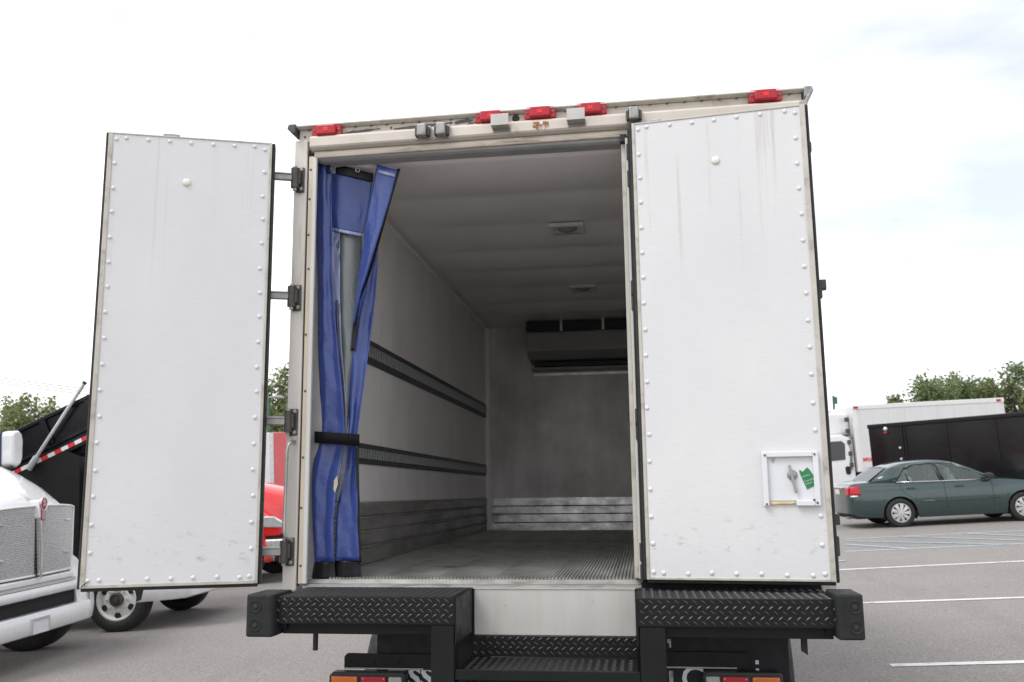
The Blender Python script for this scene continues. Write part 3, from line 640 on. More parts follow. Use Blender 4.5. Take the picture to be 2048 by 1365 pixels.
# rubber end blocks with moulded bolt wells
for sgn, xa, xb, z0, z1, tilt in ((-1, -1.205, -1.085, -.190, -.022, 0), (1, 1.122, 1.222, -.178, -.012, 0)):
    xm = (xa+xb)/2; wx = xb-xa
    prof = [(xa, YF-.030), (xa+.012, YF-.042), (xb-.012, YF-.042), (xb, YF-.030), (xb, -.22), (xa, -.22)] if sgn > 0 else [(xa, YF-.030), (xa+.012, YF-.042), (xb-.012, YF-.042), (xb, YF-.030), (xb, -.22), (xa, -.22)]
    blk = P('rubber_buffer', MB().prism(prof, z0, z1, 'z'), 'rubber', bevel=.008, seg=3)
    for zz in (z0+(z1-z0)*.28, z0+(z1-z0)*.72):
        cx = xm + sgn*.016
        w1 = P('bolt_well', MB().lathe([(.026, 0), (.0235, .003), (.018, .001), (.016, -.0005)], (cx, YF-.0420, zz), (0, -1, 0), 24), 'rubber', blk, smooth=60)
        P('well_shade_disc', MB().lathe([(.018, .0006), (.017, .0009), (0, .0009)], (cx, YF-.0420, zz), (0, -1, 0), 24), 'dark', blk)  # flat black disc, paints in the shade of a deeper well
        P('bolt', MB().lathe([(.010, 0), (.009, .003), (0, .004)], (cx, YF-.0428, zz), (0, -1, 0), 10), 'gasket', blk)
    P('buffer_mount', MB().box(xb+.0 if sgn < 0 else xa-.03, xb+.03 if sgn < 0 else xa, YF+.03, -.1, -.165, -.045), 'iron', blk)
# hanging stubs, mud flaps, lamp plates, tail lamps
P('hanger_stub', MB().cyl((-.985, -.20, -.145), (-.985, -.20, -.275), .011), 'gasket'); P('hanger_stub', MB().prism([(1.022, -.145), (1.022, -.255), (1.045, -.270), (1.045, -.145)], -.20, -.18), 'gasket')
for side, x0, x1 in ((-1, -.775, -.28), (1, .33, 1.000)):
    fl = P('mud_flap', MB().box(x0, x1, .010, .022, -1.02, -.145), 'flap')
    if side < 0:
        text_mesh('OSS', .125, M['flap_letter'], 'lettering', fl, Matrix.Translation((-.735, .0085, -.462)) @ RX, .0006, .004); text_mesh('UCK', .09, M['flap_letter'], 'lettering', fl, Matrix.Translation((-.60, .0085, -.545)) @ RX, .0006, .003)
    else:
        text_mesh('C', .14, M['flap_letter'], 'lettering', fl, Matrix.Translation((.552, .0085, -.45)) @ RX, .0006, .002)
        for z in (-.335, -.368): P('lettering', MB().box(.862, .876, .0078, .0098, z-.008, z+.008), 'flap_letter', fl)
        P('hole_mark', MB().prism([(.50, -.245), (.50, -.262), (.508, -.262), (.508, -.28), (.516, -.28), (.516, -.245)], .0078, .0098), 'cast', fl); P('hole_mark', MB().box(.508, .516, .0078, .0098, -.335, -.30), 'cast', fl); P('hole_mark', MB().box(.503, .520, .0078, .0098, -.46, -.375), 'cast', fl)
    a, b = (-.92, -.44) if side < 0 else (.488, .84);
    lp = P('lamp_plate', MB().prism([(a, -.385), (a, -.332), (a+.014, -.318), (b, -.318), (b, -.385)] if side < 0 else [(a, -.385), (a, -.318), (b-.014, -.318), (b, -.332), (b, -.385)], -.006, .004), 'iron', bevel=.001)
    for k in range(3): P('bolt', MB().lathe([(.006, 0), (.005, .003), (0, .004)], (a+.03+k*.11, -.006, -.352), (0, -1, 0), 8), 'iron', lp)
    P('light_bar', MB().box(a+.0, (a+b)/2+.12, -.012, -.0065, -.3835, -.378), 'grey_metal', lp)
    c0, c1 = (-.970, -.628) if side < 0 else (.640, .962)
    tl = P('tail_lamp', MB().prism([(c0, -.50), (c0, -.405), (c0+.016, -.388), (c1-.012, -.388), (c1, -.400), (c1, -.50)], -.06, -.0065), 'black_plastic', bevel=.004)
    wd = c1-c0; seq = (('amber', .04, .385, 'lens_amber'), ('red', .43, .76, 'lens_red'), ('clear', .79, .965, 'lens_clear'))
    for nm, u0, u1, mt in seq:
        if side > 0: u0, u1 = 1-u1, 1-u0
        le = P('%s_lens' % nm, MB().box(c0+u0*wd, c0+u1*wd, -.074, -.060, -.492, -.404), mt, tl, bevel=.005)
        for u in (u0+.03, u1-.03):
            if nm != 'clear': P('screw', MB().lathe([(.0035, 0), (.003, .002), (0, .0025)], (c0+u*wd, -.074, -.413), (0, -1, 0), 8), 'stainless', le)
    if side > 0:
        for o in (lp, tl): o.location.z += .024
# chassis, axle, wheels and a plain cab so the truck stands on the ground
for x in (-.43, .36): P('frame_rail', MB().box(x, x+.075, .05, 6.4, -.42, -.1005), 'chassis')
def tyre_mesh(R, wd, rim, n=40):
    h = wd/2; return MB().lathe([(rim, -h*.85), (rim+.02, -h), (R-.06, -h*1.02), (R-.02, -h*.92), (R, -h*.72), (R, h*.72), (R-.02, h*.92), (R-.06, h*1.02), (rim+.02, h), (rim, h*.85)], (0, 0, 0), (1, 0, 0), n)
TY = tyre_mesh(.48, .24, .29).mesh('tyre', 50)
def put_wheel(x, y, R=.48):
    o = link('wheel', TY, M['tyre'], truck, Vector((x, y, gz(x, y)+R-.004))-T0)
    MB().lathe([(.292, -.09), (.27, -.07), (.16, .05), (.15, .10), (.10, .10), (.10, .16), (0, .16)], (0, 0, 0), (1 if x > 0 else -1, 0, 0), 28).build('rim', M['wheel_white'], o, smooth=40)
for x in (-1.06, -.78, .78, 1.06): put_wheel(x, 1.55)
for x in (-1.0, 1.0): put_wheel(x, 5.6)
P('rear_axle', MB().cyl((-.7, 1.55, gz(-.7, 1.55)+.48), (.7, 1.55, gz(.7, 1.55)+.48), .09), 'chassis', smooth=40)
P('front_axle', MB().cyl((-.9, 5.6, gz(-.9, 5.6)+.48), (.9, 5.6, gz(.9, 5.6)+.48), .06), 'chassis', smooth=40)
P('cab', MB().prism([(4.95, -.55), (4.95, 1.35), (5.2, 1.5), (6.1, 1.45), (6.6, .6), (7.6, .4), (7.75, .2), (7.75, -.6), (6.1, -.6), (6.05, -.2), (5.15, -.2), (5.1, -.55)], -1.05, 1.05, 'x'), 'white_paint', bevel=.06, seg=3)
P('windscreen', MB().prism([(6.135, 1.38), (6.15, 1.39), (6.60, .66), (6.585, .65)], -.9, .9, 'x'), 'glass_dark')

# ------------------------------------------------------------------ blue vinyl curtain tied back inside the opening
cur = thing('strip_curtain', 'blue vinyl curtain with grey window, tied back with a black strap', 'curtain', onY(670, 1155, .10), world_parts=True)
def sheet(name, tab, mat, nrow=60, ncol=18, folds=1.0, amp=.014, phase=0, bulge=0.0, parent=None, solid=.0022, clip=None):
    """tab rows: (py, px_left, px_right, Y); optional 5th/6th: extra py at the right end, extra depth at the right end"""
    def col(k): return [(r[0], (r[k] if len(r) > k else 0.0)) for r in tab]
    L_, R_, D_, S_, E_ = col(1), col(2), col(3), col(4), col(5); y0, y1 = tab[0][0], tab[-1][0]; rows = []
    for i in range(nrow+1):
        py = y0 + (y1-y0)*i/nrow; a, b, Y = smoothi(py, L_), smoothi(py, R_), smoothi(py, D_); sl = smoothi(py, S_); ex = smoothi(py, E_); row = []
        for j in range(ncol+1):
            t = j/ncol
            yy = Y + amp*math.sin(2*math.pi*(folds*t)+phase+.004*(py-y0)) - bulge*math.sin(math.pi*t) + ex*t*t
            yy += .0022*math.sin(py*.024+t*5+phase) + .0012*math.sin(py*.07-t*9)
            row.append(onY(a+(b-a)*t, py + sl*t, yy))
        rows.append(row)
    return MB().grid(rows).build(name, M[mat], parent or cur, smooth=180, solid=solid)
hang = sheet('left_drape', [(326, 632, 661, .075), (455, 633, 664, .07), (500, 634, 664, .07), (560, 636, 664, .07), (700, 637, 676, .08), (800, 640, 686, .09), (868, 635, 690, .10), (895, 632, 688, .10), (950, 625, 676, .085), (1050, 626, 668, .08), (1125, 630, 668, .08)], 'vinyl', folds=1.2, amp=.008, phase=.8)
sheet('hem', [(1125, 629, 669, .080), (1140, 626, 670, .080), (1158, 624, 671, .078)], 'vinyl_black', 8, 18, 1.2, .009, .8, parent=hang)
sheet('top_band', [(330, 640, 661, .070), (346, 640, 661, .070)], 'vinyl_black', 4, 8, .5, .005, parent=hang)
mid = sheet('middle_panel', [(345, 661, 746, .115, 14, .03), (400, 661, 738, .115, 14, .03), (456, 661, 727, .115, 14, .03)], 'vinyl', 26, 20, .9, .010, 2.2, .0)
sheet('top_band', [(328, 671, 747, .110, 20, .03), (347, 671, 746, .110, 18, .03)], 'vinyl_black', 5, 16, .9, .009, 2.2, .0, parent=mid)
sheet('band_tab', [(331, 658, 671, .110), (348, 658, 671, .110)], 'seam', 4, 6, .5, .002, parent=mid)
win = sheet('curtain_window', [(458, 664, 724, .150, 8, .06), (560, 668, 722, .150, 2, .05), (650, 670, 714, .150), (750, 676, 706, .145), (830, 684, 698, .135), (872, 687, 694, .125)], 'vinyl_window', 44, 14, .5, .012, 2.2, .02)
sheet('window_seam', [(455, 660, 727, .108, 13, .03), (461, 660, 726, .108, 13, .03)], 'seam', 3, 16, .9, .009, 2.2, .0, parent=win)
sheet('side_seam', [(458, 660, 680, .115), (560, 664, 680, .115), (620, 667, 681, .112), (700, 672, 684, .108), (800, 682, 692, .104), (872, 687, 695, .100)], 'seam', 40, 8, .5, .004, parent=win)
zp = sheet('zip_strip', [(600, 671, 676, .105), (700, 676, 680, .10), (800, 686, 690, .095), (872, 690, 694, .088), (900, 686, 694, .078), (950, 678, 690, .074), (985, 671, 681, .074), (1006, 667, 675, .074)], 'zip', 50, 4, .5, .002)
fl2 = sheet('right_drape', [(478, 748, 757, .15), (540, 728, 755, .15), (600, 716, 750, .15), (650, 706, 744, .145), (700, 701, 738, .14), (760, 700, 729, .13), (820, 699, 721, .12), (868, 696, 715, .11), (895, 690, 713, .11), (950, 681, 713, .105), (1000, 676, 715, .10), (1060, 672, 716, .10), (1122, 670, 719, .10)], 'vinyl', 70, 16, 1.0, .010, 1.9)
sheet('hem', [(1122, 670, 720, .100), (1140, 670, 722, .100), (1156, 671, 724, .100)], 'vinyl_black', 8, 14, 1.1, .012, 1.9, parent=fl2)
sheet('edge_binding', [(890, 711, 717, .095), (950, 712, 718, .095), (1050, 715, 720, .092), (1126, 718, 723, .092)], 'vinyl_black', 20, 3, .5, .001, parent=fl2)
sheet('inner_strap', [(592, 714, 720, .118), (650, 707, 715, .118), (702, 702, 709, .116)], 'vinyl_black', 14, 3, .5, .001, parent=fl2)
fu = sheet('folded_flap', [(329, 754, 795, .065, 12), (400, 741, 777, .065, 8), (470, 729, 757, .07, 4), (540, 719, 738, .075), (590, 712, 722, .085), (650, 705, 708, .10)], 'vinyl', 50, 14, .55, .016, .4, .02)
sheet('edge_binding', [(338, 794, 801, .060), (400, 777, 783, .062), (470, 757, 763, .068), (540, 737, 743, .075), (590, 720, 725, .085), (604, 714, 718, .09)], 'vinyl_black', 26, 3, .5, .001, parent=fu)
sheet('flap_seam', [(340, 757, 791, .058, 9), (346, 756, 790, .058, 9)], 'seam', 2, 8, .55, .012, .4, .02, parent=fu)
# strap round the gathered curtain
rws = []
for i in range(25):
    t = i/24; px = 629+(719-629)*t; yy = .066 - .022*math.sin(math.pi*t)
    rws.append([onY(px, 863+6*t, yy), onY(px, 886+7*t, yy)])
MB().grid(rws).build('tie_strap', M['webbing'], cur, smooth=180, solid=.003)
for px, py in ((717, 342), (750, 334)):
    c = onY(px, py, .10)
    MB().tube([c+Vector((.011*math.cos(a), -.012, .011*math.sin(a))) for a in [i*math.pi/8 for i in range(17)]], .0028, 6).build('eyelet', M['brass'], cur, smooth=180)
    MB().tube([c+Vector((0, -.016, -.004)), c+Vector((-.003, -.022, .012)), c+Vector((-.002, -.012, .034)), c+Vector((0, .0, .045))], .0026, 6).build('hook', M['brass'], cur, smooth=180)
A = [onY(668, 962, .066), onY(674, 952, .064), onY(676, 968, .064), onY(670, 986, .066), onY(667, 980, .067)]
MB().add(A, [(0, 1, 2, 3, 4)]).build('paper_tag', M['paper'], cur, solid=.001)

# ------------------------------------------------------------------ wheels and vehicle frames
def frame_on_ground(x, y, yaw):
    n = Vector((-(gz(x+1.5, y)-gz(x-1.5, y))/3, -(gz(x, y+1.5)-gz(x, y-1.5))/3, 1)).normalized()
    f_ = Vector((math.cos(yaw), math.sin(yaw), 0)); f_ = (f_ - n*f_.dot(n)).normalized(); l_ = n.cross(f_)
    return Matrix(((f_.x, l_.x, n.x), (f_.y, l_.y, n.y), (f_.z, l_.z, n.z))).to_euler()
def vehicle(name, label, cat, x, y, yaw, group=None):
    return thing(name, label, cat, (x, y, gz(x, y)), frame_on_ground(x, y, yaw), group)
def steel_wheel(root, x, y, R, wd, rim, side, kind='white', holes=6):
    """axis along local y; side = -1 faces local -y"""
    t = MB(); h = wd/2
    t.lathe([(rim, -h*.85), (rim+.02, -h), (R-.07, -h*1.04), (R-.025, -h*.94), (R, -h*.70), (R, h*.70), (R-.025, h*.94), (R-.07, h*1.04), (rim+.02, h), (rim, h*.85)], (0, 0, 0), (0, 1, 0), 44)
    w_ = t.build('wheel', M['tyre'], root, (x, y, R-.003), smooth=45)
    ax = (0, side, 0)
    MB().lathe([(rim+.004, h*.88), (rim-.012, h*.92), (rim-.022, h*.70), (rim-.035, h*.40), (rim*.80, h*.42), (rim*.62, h*.62), (rim*.42, h*.66), (rim*.40, h*.60), (0, h*.60)], (0, 0, 0), ax, 40).build('rim', M['wheel_white' if kind == 'white' else 'silver'], w_, smooth=35)
    for k in range(holes):
        a = 2*math.pi*(k+.5)/holes; c = Vector((math.cos(a)*rim*.76, 0, math.sin(a)*rim*.76))
        MB().lathe([(rim*.15, h*.40), (rim*.15, h*.60), (0, h*.60)], c, ax, 14).build('hand_hole_disc', M['dark'], w_)  # proud black disc, paints in the shade of an open hole
    for k in range(8):
        a = 2*math.pi*k/8; c = Vector((math.cos(a)*rim*.52, 0, math.sin(a)*rim*.52))
        MB().lathe([(rim*.06, h*.64), (rim*.05, h*.84), (0, h*.86)], c, ax, 8).build('lug_nut', M['chrome_dull'], w_)
    MB().lathe([(rim*.33, h*.60), (rim*.33, h*1.0), (rim*.26, h*1.05), (rim*.25, h*.98), (rim*.17, h*.98), (rim*.16, h*1.10), (0, h*1.12)], (0, 0, 0), ax, 24).build('hub', M['cast_dark'], w_, smooth=40)
    return w_
def loft(stations, n=14, p=3.2):
    """stations: (x, halfwidth, z_bottom, z_top); upper half super-ellipse section"""
    rows = []
    for (x, hw, zb, zt) in stations:
        r = []
        for i in range(n*2+1):
            a = math.pi*i/(2*n); c, s = math.cos(a), math.sin(a)
            r.append((x, hw*math.copysign(abs(c)**(2/p), c), zb + (zt-zb)*abs(s)**(2/p)))
        rows.append(r)
    return MB().grid(rows)
def day_cab(root, paint_, x0, hw=1.02, ztop=2.75, depth=1.6, zb=.75):
    """cab body behind the bonnet; x0 = firewall position (negative)"""
    sec = [(x0+.02, zb), (x0+.02, 1.72), (x0-.55, ztop-.18), (x0-.75, ztop-.04), (x0-1.0, ztop), (x0-depth+.08, ztop), (x0-depth, ztop-.08), (x0-depth, zb)]
    c = MB().prism(sec, -hw, hw).build('cab', M[paint_], root, bevel=.06, seg=3)
    MB().prism([(x0+.045, 1.76), (x0-.55+.035, ztop-.23), (x0-.55+.02, ztop-.24), (x0+.03, 1.75)], -hw+.14, hw-.14).build('windscreen', M['glass_dark'], c)
    for s in (-1, 1):
        MB().prism([(x0-.22, 1.78), (x0-.62, ztop-.32), (x0-1.22, ztop-.32), (x0-1.25, 1.70), (x0-.3, 1.70)], s*hw, s*(hw+.006)).build('side_window', M['glass_dark'], c)
        MB().box(x0-1.2, x0-1.06, s*hw, s*(hw+.02), 1.50, 1.54).build('door_handle', M['black_plastic'], c)
        MB().box(x0-1.15, x0-.15, s*(hw-.25), s*(hw+.05), .48, .60).build('step', M['black_plastic'], c, bevel=.01)
    return c
def fender(root, paint_, xw, yc, R, wd, mat=None):
    rows = []
    for i in range(25):
        a = math.pi*(-.06+1.12*i/24); r = []
        for (dr, dy) in ((0, -wd/2), (.05, -wd/2+.0), (.075, -wd*.3), (.085, 0), (.075, wd*.35), (.03, wd/2)):
            r.append((xw+(R+dr)*math.cos(a), yc+dy, .50+(R+dr)*math.sin(a)))
        rows.append(r)
    return MB().grid(rows).build('fender', M[paint_], root, smooth=60, solid=.012)

# ------------------------------------------------------------------ white bonneted truck at the left
KX, KY, KW = -5.93, 5.10, math.radians(3)
kt = vehicle('tractor_truck', 'white bonneted truck with silver mesh grille and red emblem, at the left edge', 'truck', KX, KY, KW)
hood_st = [(-.07, .70, 1.00, 1.64), (-.10, .78, .92, 1.705), (-.17, .81, .86, 1.77), (-.35, .87, .80, 1.91), (-.6, .92, .80, 2.06), (-.9, .97, .80, 2.19), (-1.3, 1.03, .80, 2.33), (-1.75, 1.07, .80, 2.44)]
hd = loft(hood_st, 14, 4.0).build('bonnet', M['white_paint'], kt, smooth=60)
MB().tube([(-.10, 0, 1.700), (-.2, 0, 1.79), (-.5, 0, 1.94), (-1.0, 0, 2.20), (-1.7, 0, 2.41)], [.035, .05, .06, .06, .05], 10).build('bonnet_ridge', M['white_paint'], hd, smooth=180)
# grille: two gently swept halves
def gpt(u, v, s, d=0.0):        # u 0..1 from centre to side, v 0..1 bottom to top
    topz = 1.655 - .030*u**3; y = s*(.045+.72*u*(1 - .05*(1-v))); z = .93 + (topz-.93)*v
    return Vector((-.035 - .05*u*u + d, y, z))
for s in (-1, 1):
    rows = [[gpt(i/12, j/12, s, -.006) for i in range(13)] for j in range(13)]
    g = MB().grid(rows).build('grille_panel', M['dark'], kt, smooth=180)
    mb = MB(); NX, NZ = 30, 40
    for j in range(NZ):
        for i in range(NX):
            u = (i+.5*(j % 2)+.3)/NX; v = (j+.5)/NZ
            if u > .985: continue
            c = gpt(u, v, s, .002); a = .0172; b = .0155
            mb.add([c+Vector((.006, -a, -b*.1)), c+Vector((.012, 0, b)), c+Vector((.006, a, -b*.1)), c+Vector((.000, 0, -b*.55))], [(0, 1, 2, 3)])
    stuff(mb.build('grille_mesh', M['chrome_dull'], g, solid=.002))
    rim = [gpt(0, 0, s, .012)] + [gpt(i/10, 0, s, .012) for i in range(1, 11)] + [gpt(1, j/8, s, .012) for j in range(1, 9)] + [gpt(1-i/10, 1, s, .012) for i in range(1, 11)]
    MB().tube(rim, .013, 8).build('grille_rim', M['white_paint'], g, smooth=180)
    for (u, v) in ((.80, .78), (.78, .28)):
        c = gpt(u, v, s, .018); MB().box(c.x-.008, c.x+.012, c.y-.05, c.y+.05, c.z-.012, c.z+.012).build('badge_tab', M['chrome'], g, bevel=.004)
MB().prism([(-.034, 1.56), (.034, 1.56), (.016, .92), (-.012, .88)], -.04, .035, 'x').build('grille_bar', M['chrome'], kt, bevel=.012, seg=3)
MB().prism([(-.055, 1.63), (-.055, 1.52), (.055, 1.52), (.055, 1.63), (.045, 1.72), (-.045, 1.72)], -.10, .036, 'x').build('nose_piece', M['white_paint'], kt, bevel=.02, seg=3)
em = MB().lathe([(.062, 0), (.060, .010), (.050, .012), (0, .013)], (.036, 0, 1.675), (1, 0, 0), 24).build('emblem', M['emblem_red'], kt, smooth=40)
MB().tube([(.047, .058*math.cos(a), 1.675+.070*math.sin(a)) for a in [i*math.pi/10 for i in range(21)]], .006, 6).build('emblem_ring', M['chrome'], em, smooth=180)
MB().prism([(-.040, 1.615), (.040, 1.615), (.034, 1.50), (-.034, 1.50)], .034, .046, 'x').build('emblem_base', M['emblem_red'], em, bevel=.003)
for k in range(4): MB().box(.0462, .0485, -.026+k*.015, -.022+k*.015, 1.51, 1.605).build('emblem_bar', M['chrome_dull'], em)
RZ = Matrix(((0, 0, 1, 0), (1, 0, 0, 0), (0, 1, 0, 0), (0, 0, 0, 1)))
text_mesh('K', .052, M['tape_white'], 'emblem_mark', em, Matrix.Translation((.0505, -.016, 1.682)) @ RZ, .001); text_mesh('W', .042, M['tape_white'], 'emblem_mark', em, Matrix.Translation((.0505, -.021, 1.646)) @ RZ, .001)
MB().box(-.12, -.02, -.70, .70, .835, .905).build('grille_sill', M['white_paint'], kt, bevel=.02, seg=3); MB().box(-.11, -.03, -.76, .76, .800, .833).build('sill_moulding', M['silver'], kt)
# bumper: swept-back shell in three bands with a black slot
def band(z0, z1, x_off, y0=-1.36, y1=1.36, dep=.10):
    rows = []
    for i in range(41):
        y = y0+(y1-y0)*i/40; k = abs(y)/1.36; x = x_off - .04*k*k - .30*max(0, (k-.74)/.26)**2.2
        rows.append([(x-dep, y, z1), (x-.015, y, z1), (x, y, z1-.02), (x+.004, y, (z0+z1)/2), (x, y, z0+.02), (x-.02, y, z0), (x-dep, y, z0)])
    return MB().grid(rows)
bp = band(.325, .545, .02).build('bumper', M['white_paint'], kt, smooth=50)
band(.695, .795, .0).build('bumper_top', M['white_paint'], bp, smooth=50); band(.50, .71, -.09, -1.06, 1.06, .05).build('bumper_slot', M['dark'], bp)
for s in (-1, 1):
    rows = []
    for i in range(13):
        y = s*(1.02+.34*i/12); k = abs(y)/1.36; x = .012 - .04*k*k - .30*max(0, (k-.74)/.26)**2.2
        rows.append([(x-.06, y, .50), (x, y, .51), (x, y, .61), (x-.008, y, .70), (x-.06, y, .71)])
    MB().grid(rows).build('bumper_corner', M['white_paint'], bp, smooth=50)
pl = MB().box(.020, .034, -.155, .155, .335, .50).build('plate_holder', M['white_plastic'], bp, bevel=.004)
for bx in ((.034, .042, -.155, .155, .335, .348), (.034, .042, -.155, .155, .472, .50), (.034, .042, -.155, -.14, .348, .472), (.034, .042, .14, .155, .348, .472)): MB().box(*bx).build('plate_rim', M['chrome'], pl, bevel=.002)
for s in (-1, 1):
    fender(kt, 'white_paint', -.74, s*1.04, .62, .36); steel_wheel(kt, -.74, s*1.04, .53, .30, .30, s)
    MB().lathe([(.15, 0), (.14, .04), (.08, .06), (0, .065)], (-.33, s*.92, 1.06), (1, 0, 0), 20).build('headlight', M['lamp_clear'], kt, smooth=50)
    MB().prism([(-.5, .84), (-.26, .84), (-.30, 1.16), (-.5, 1.22)], s*.76, s*1.12).build('fender_front', M['white_paint'], kt, bevel=.05, seg=3)
day_cab(kt, 'white_paint', -1.75, ztop=3.15)
MB().box(-7.4, -1.5, -.43, -.35, .55, .82).build('frame_rail', M['chassis'], kt); MB().box(-7.4, -1.5, .35, .43, .55, .82).build('frame_rail', M['chassis'], kt)
for s in (-1, 1): steel_wheel(kt, -5.9, s*.98, .50, .50, .29, s)
KI = (Matrix.Translation(kt.location) @ kt.rotation_euler.to_matrix().to_4x4()).inverted()
mp_ = KI @ onY(24, 898, 6.42)
mi = MB().prism([(-.10, -.21), (-.105, .16), (-.07, .215), (.03, .225), (.09, .19), (.115, .10), (.11, -.12), (.08, -.20), (0, -.235)], -.10, .08, 'x').build('mirror', M['white_paint'], kt, loc=mp_, bevel=.035, seg=3)
MB().prism([(-.112, -.20), (-.112, .19), (-.09, .19), (-.09, -.20)], -.112, -.07, 'x').build('mirror_edge', M['navy'], mi)
MB().tube([(.02, -.02, -.20), (.06, -.10, -.245), (.03, -.30, -.25), (-.1, -.5, -.30)], .018, 8).build('mirror_arm', M['black_plastic'], mi, smooth=180)

# ------------------------------------------------------------------ white dump truck with raised black body
W1 = onG(235, 1262)
DX, DY, DW = W1.x+.98, W1.y+.93, math.radians(3)
dt = vehicle('dump_truck', 'white truck with black dump body tipped up, behind the open left door', 'truck', DX, DY, DW)
rows = []
for i in range(31):
    y = -1.12+2.24*i/30; k = abs(y)/1.12; x = .03-.05*k*k-.55*max(0, (k-.72)/.28)**2
    rows.append([(x-.10, y, .66), (x, y, .64), (x+.01, y, .52), (x-.02, y, .40), (x-.10, y, .37)])
MB().grid(rows).build('bumper', M['white_paint'], dt, smooth=50)
for s in (-1, 1):
    steel_wheel(dt, -.98, s*.90, .405, .24, .262, s); None
    steel_wheel(dt, -4.9, s*.86, .405, .48, .262, s)
    MB().box(-6.0, -.2, s*.36, s*.44, .42, .62).build('frame_rail', M['chassis'], dt)
MB().cyl((-.98, -.8, .40), (-.98, .8, .40), .05).build('front_axle', M['chassis'], dt, smooth=40)
MB().box(-.62, -.45, -.55, .55, .34, .42).build('cross_member', M['chassis'], dt)
cbo = MB().prism([(-.05, .58), (.0, .95), (-.02, 1.25), (-.22, 2.10), (-.32, 2.20), (-1.30, 2.20), (-1.38, 2.12), (-1.38, .88), (-1.30, .80), (-.60, .80), (-.52, .58)], -.98, .98).build('cab', M['white_paint'], dt, bevel=.06, seg=3)
MB().prism([(.002, 1.28), (-.19, 2.06), (-.205, 2.055), (-.012, 1.27)], -.84, .84).build('windscreen', M['glass_dark'], cbo)
for s in (-1, 1): MB().prism([(-.28, 1.30), (-.40, 1.98), (-1.08, 1.98), (-1.10, 1.28)], s*.981, s*.988).build('side_window', M['glass_dark'], cbo)
MB().box(-2.9, -2.1, -1.0, -.60, .45, .80).build('fuel_tank', M['black_dump'], dt, bevel=.05)
DI = (Matrix.Translation(dt.location) @ dt.rotation_euler.to_matrix().to_4x4()).inverted()
yn = DY-1.05
def dl_(px, py, Y=yn): return DI @ onY(px, py, Y)
b0, b1 = dl_(45, 941), dl_(163, 882); t0, t1 = dl_(40, 867), dl_(167, 808)
sl = (b1.z-b0.z)/(b1.x-b0.x); ct = math.atan(sl)
yb = b0.y; hN = ((t0-b0).cross((b1-b0).normalized())).length
R_ = Matrix.Rotation(-ct, 4, 'Y')
O_ = b0.copy()
LB, LF = -1.6, 2.05      # back and front ends along the body
bd = MB().box(LB, LF, 0, .03, .03, hN).box(LB, LF, 2.07, 2.10, .03, hN).box(LB, LF, 0, 2.10, 0, .035).box(LF-.03, LF, 0, 2.1, .03, hN+.15).build('dump_body', M['black_dump'], dt, loc=O_)
bd.rotation_euler = (0, -ct, 0)
MB().box(LB, LF+.02, -.035, .06, hN, hN+.055).build('top_rail', M['black_dump'], bd, bevel=.012); MB().box(LB, LF, -.02, .0, -.06, .075).build('bottom_rail', M['black_dump'], bd, bevel=.008)
MB().box(LB, LF, -.030, -.001, .095, .135).build('side_rail', M['black_dump'], bd, bevel=.008)
for k in range(6):
    x = LB+.12+k*.66; MB().prism([(x-.04, .135), (x+.04, .135), (x+.04, hN), (x-.04, hN)], -.045, -.001).build('side_rib', M['black_dump'], bd, bevel=.008)
for k in range(36):
    x = LB+k*.10
    MB().box(x, x+.10, -.0235, -.0205, -.012, .040).build('tape_piece', M['tape_red' if (k//1) % 2 else 'tape_white'], bd)
for k in range(7): MB().box(LB+.1+k*.55, LB+.2+k*.55, .1, 2.0, -.12, -.001).build('cross_member', M['chassis'], bd)
pa, pb = dl_(65, 927, yn-.07), dl_(168, 768, yn-.07)
arm = MB().cyl(pa, pb, .024).build('tarp_arm', M['alu_pole'], dt, smooth=40); MB().cyl(pb, pb+(pb-pa).normalized()*.03, .030).build('arm_cap', M['black_plastic'], arm)
MB().cyl(pa-(pb-pa).normalized()*.09, pa+(pb-pa).normalized()*.10, .042).build('arm_socket', M['silver'], arm, smooth=40); MB().cyl(pa+Vector((0, -.03, 0)), pa+Vector((0, .10, 0)), .03).build('arm_pivot', M['black_plastic'], arm)
MB().box(-5.6, -1.5, -.92, .92, .62, 1.02).build('subframe', M['chassis'], dt)
MB().prism([(-4.6, 1.0), (-1.55, 1.0), (-1.55, 2.25), (-1.75, 2.35), (-3.9, 1.42)], -.90, .90).build('black_filler', M['chassis'], dt)  # invented black block, added so the space under the body reads dark

# ------------------------------------------------------------------ red truck further back
RY = 13.0
rt = vehicle('conventional_truck', 'red bonneted truck with clear headlight, glimpsed between left door and rear pillar', 'truck', -5.85, RY, math.radians(2))
loft([(-.04, .50, .80, 1.40), (-.10, .70, .66, 1.52), (-.35, .82, .62, 1.66), (-.8, .92, .70, 1.78), (-1.5, 1.0, .75, 1.92)], 12, 3.2).build('bonnet', M['red_paint'], rt, smooth=60)
for s in (-1, 1):
    fender(rt, 'red_paint', -1.05, s*.98, .56, .36); steel_wheel(rt, -1.05, s*.98, .48, .28, .29, s)
    MB().prism([(-.95, .82), (-.22, .82), (-.16, 1.0), (-.30, 1.10), (-.60, 1.30), (-.95, 1.34)], s*.70, s*1.08).build('fender_front', M['red_paint'], rt, bevel=.06, seg=3)
    hl = MB().prism([(-.90, 1.02), (-.20, .98), (-.16, 1.08), (-.32, 1.18), (-.86, 1.22)], s*1.02, s*1.10).build('headlight', M['lamp_clear'], rt, bevel=.02)
    MB().box(-4.6, -.3, s*.36, s*.44, .55, .80).build('frame_rail', M['chassis'], rt)
MB().box(-.9, .06, -1.12, 1.12, .50, .78).build('bumper', M['chrome_dull'], rt, bevel=.04, seg=3); MB().box(-.95, -.1, -1.07, 1.07, .785, .82).build('bumper_gap', M['dark'], rt)
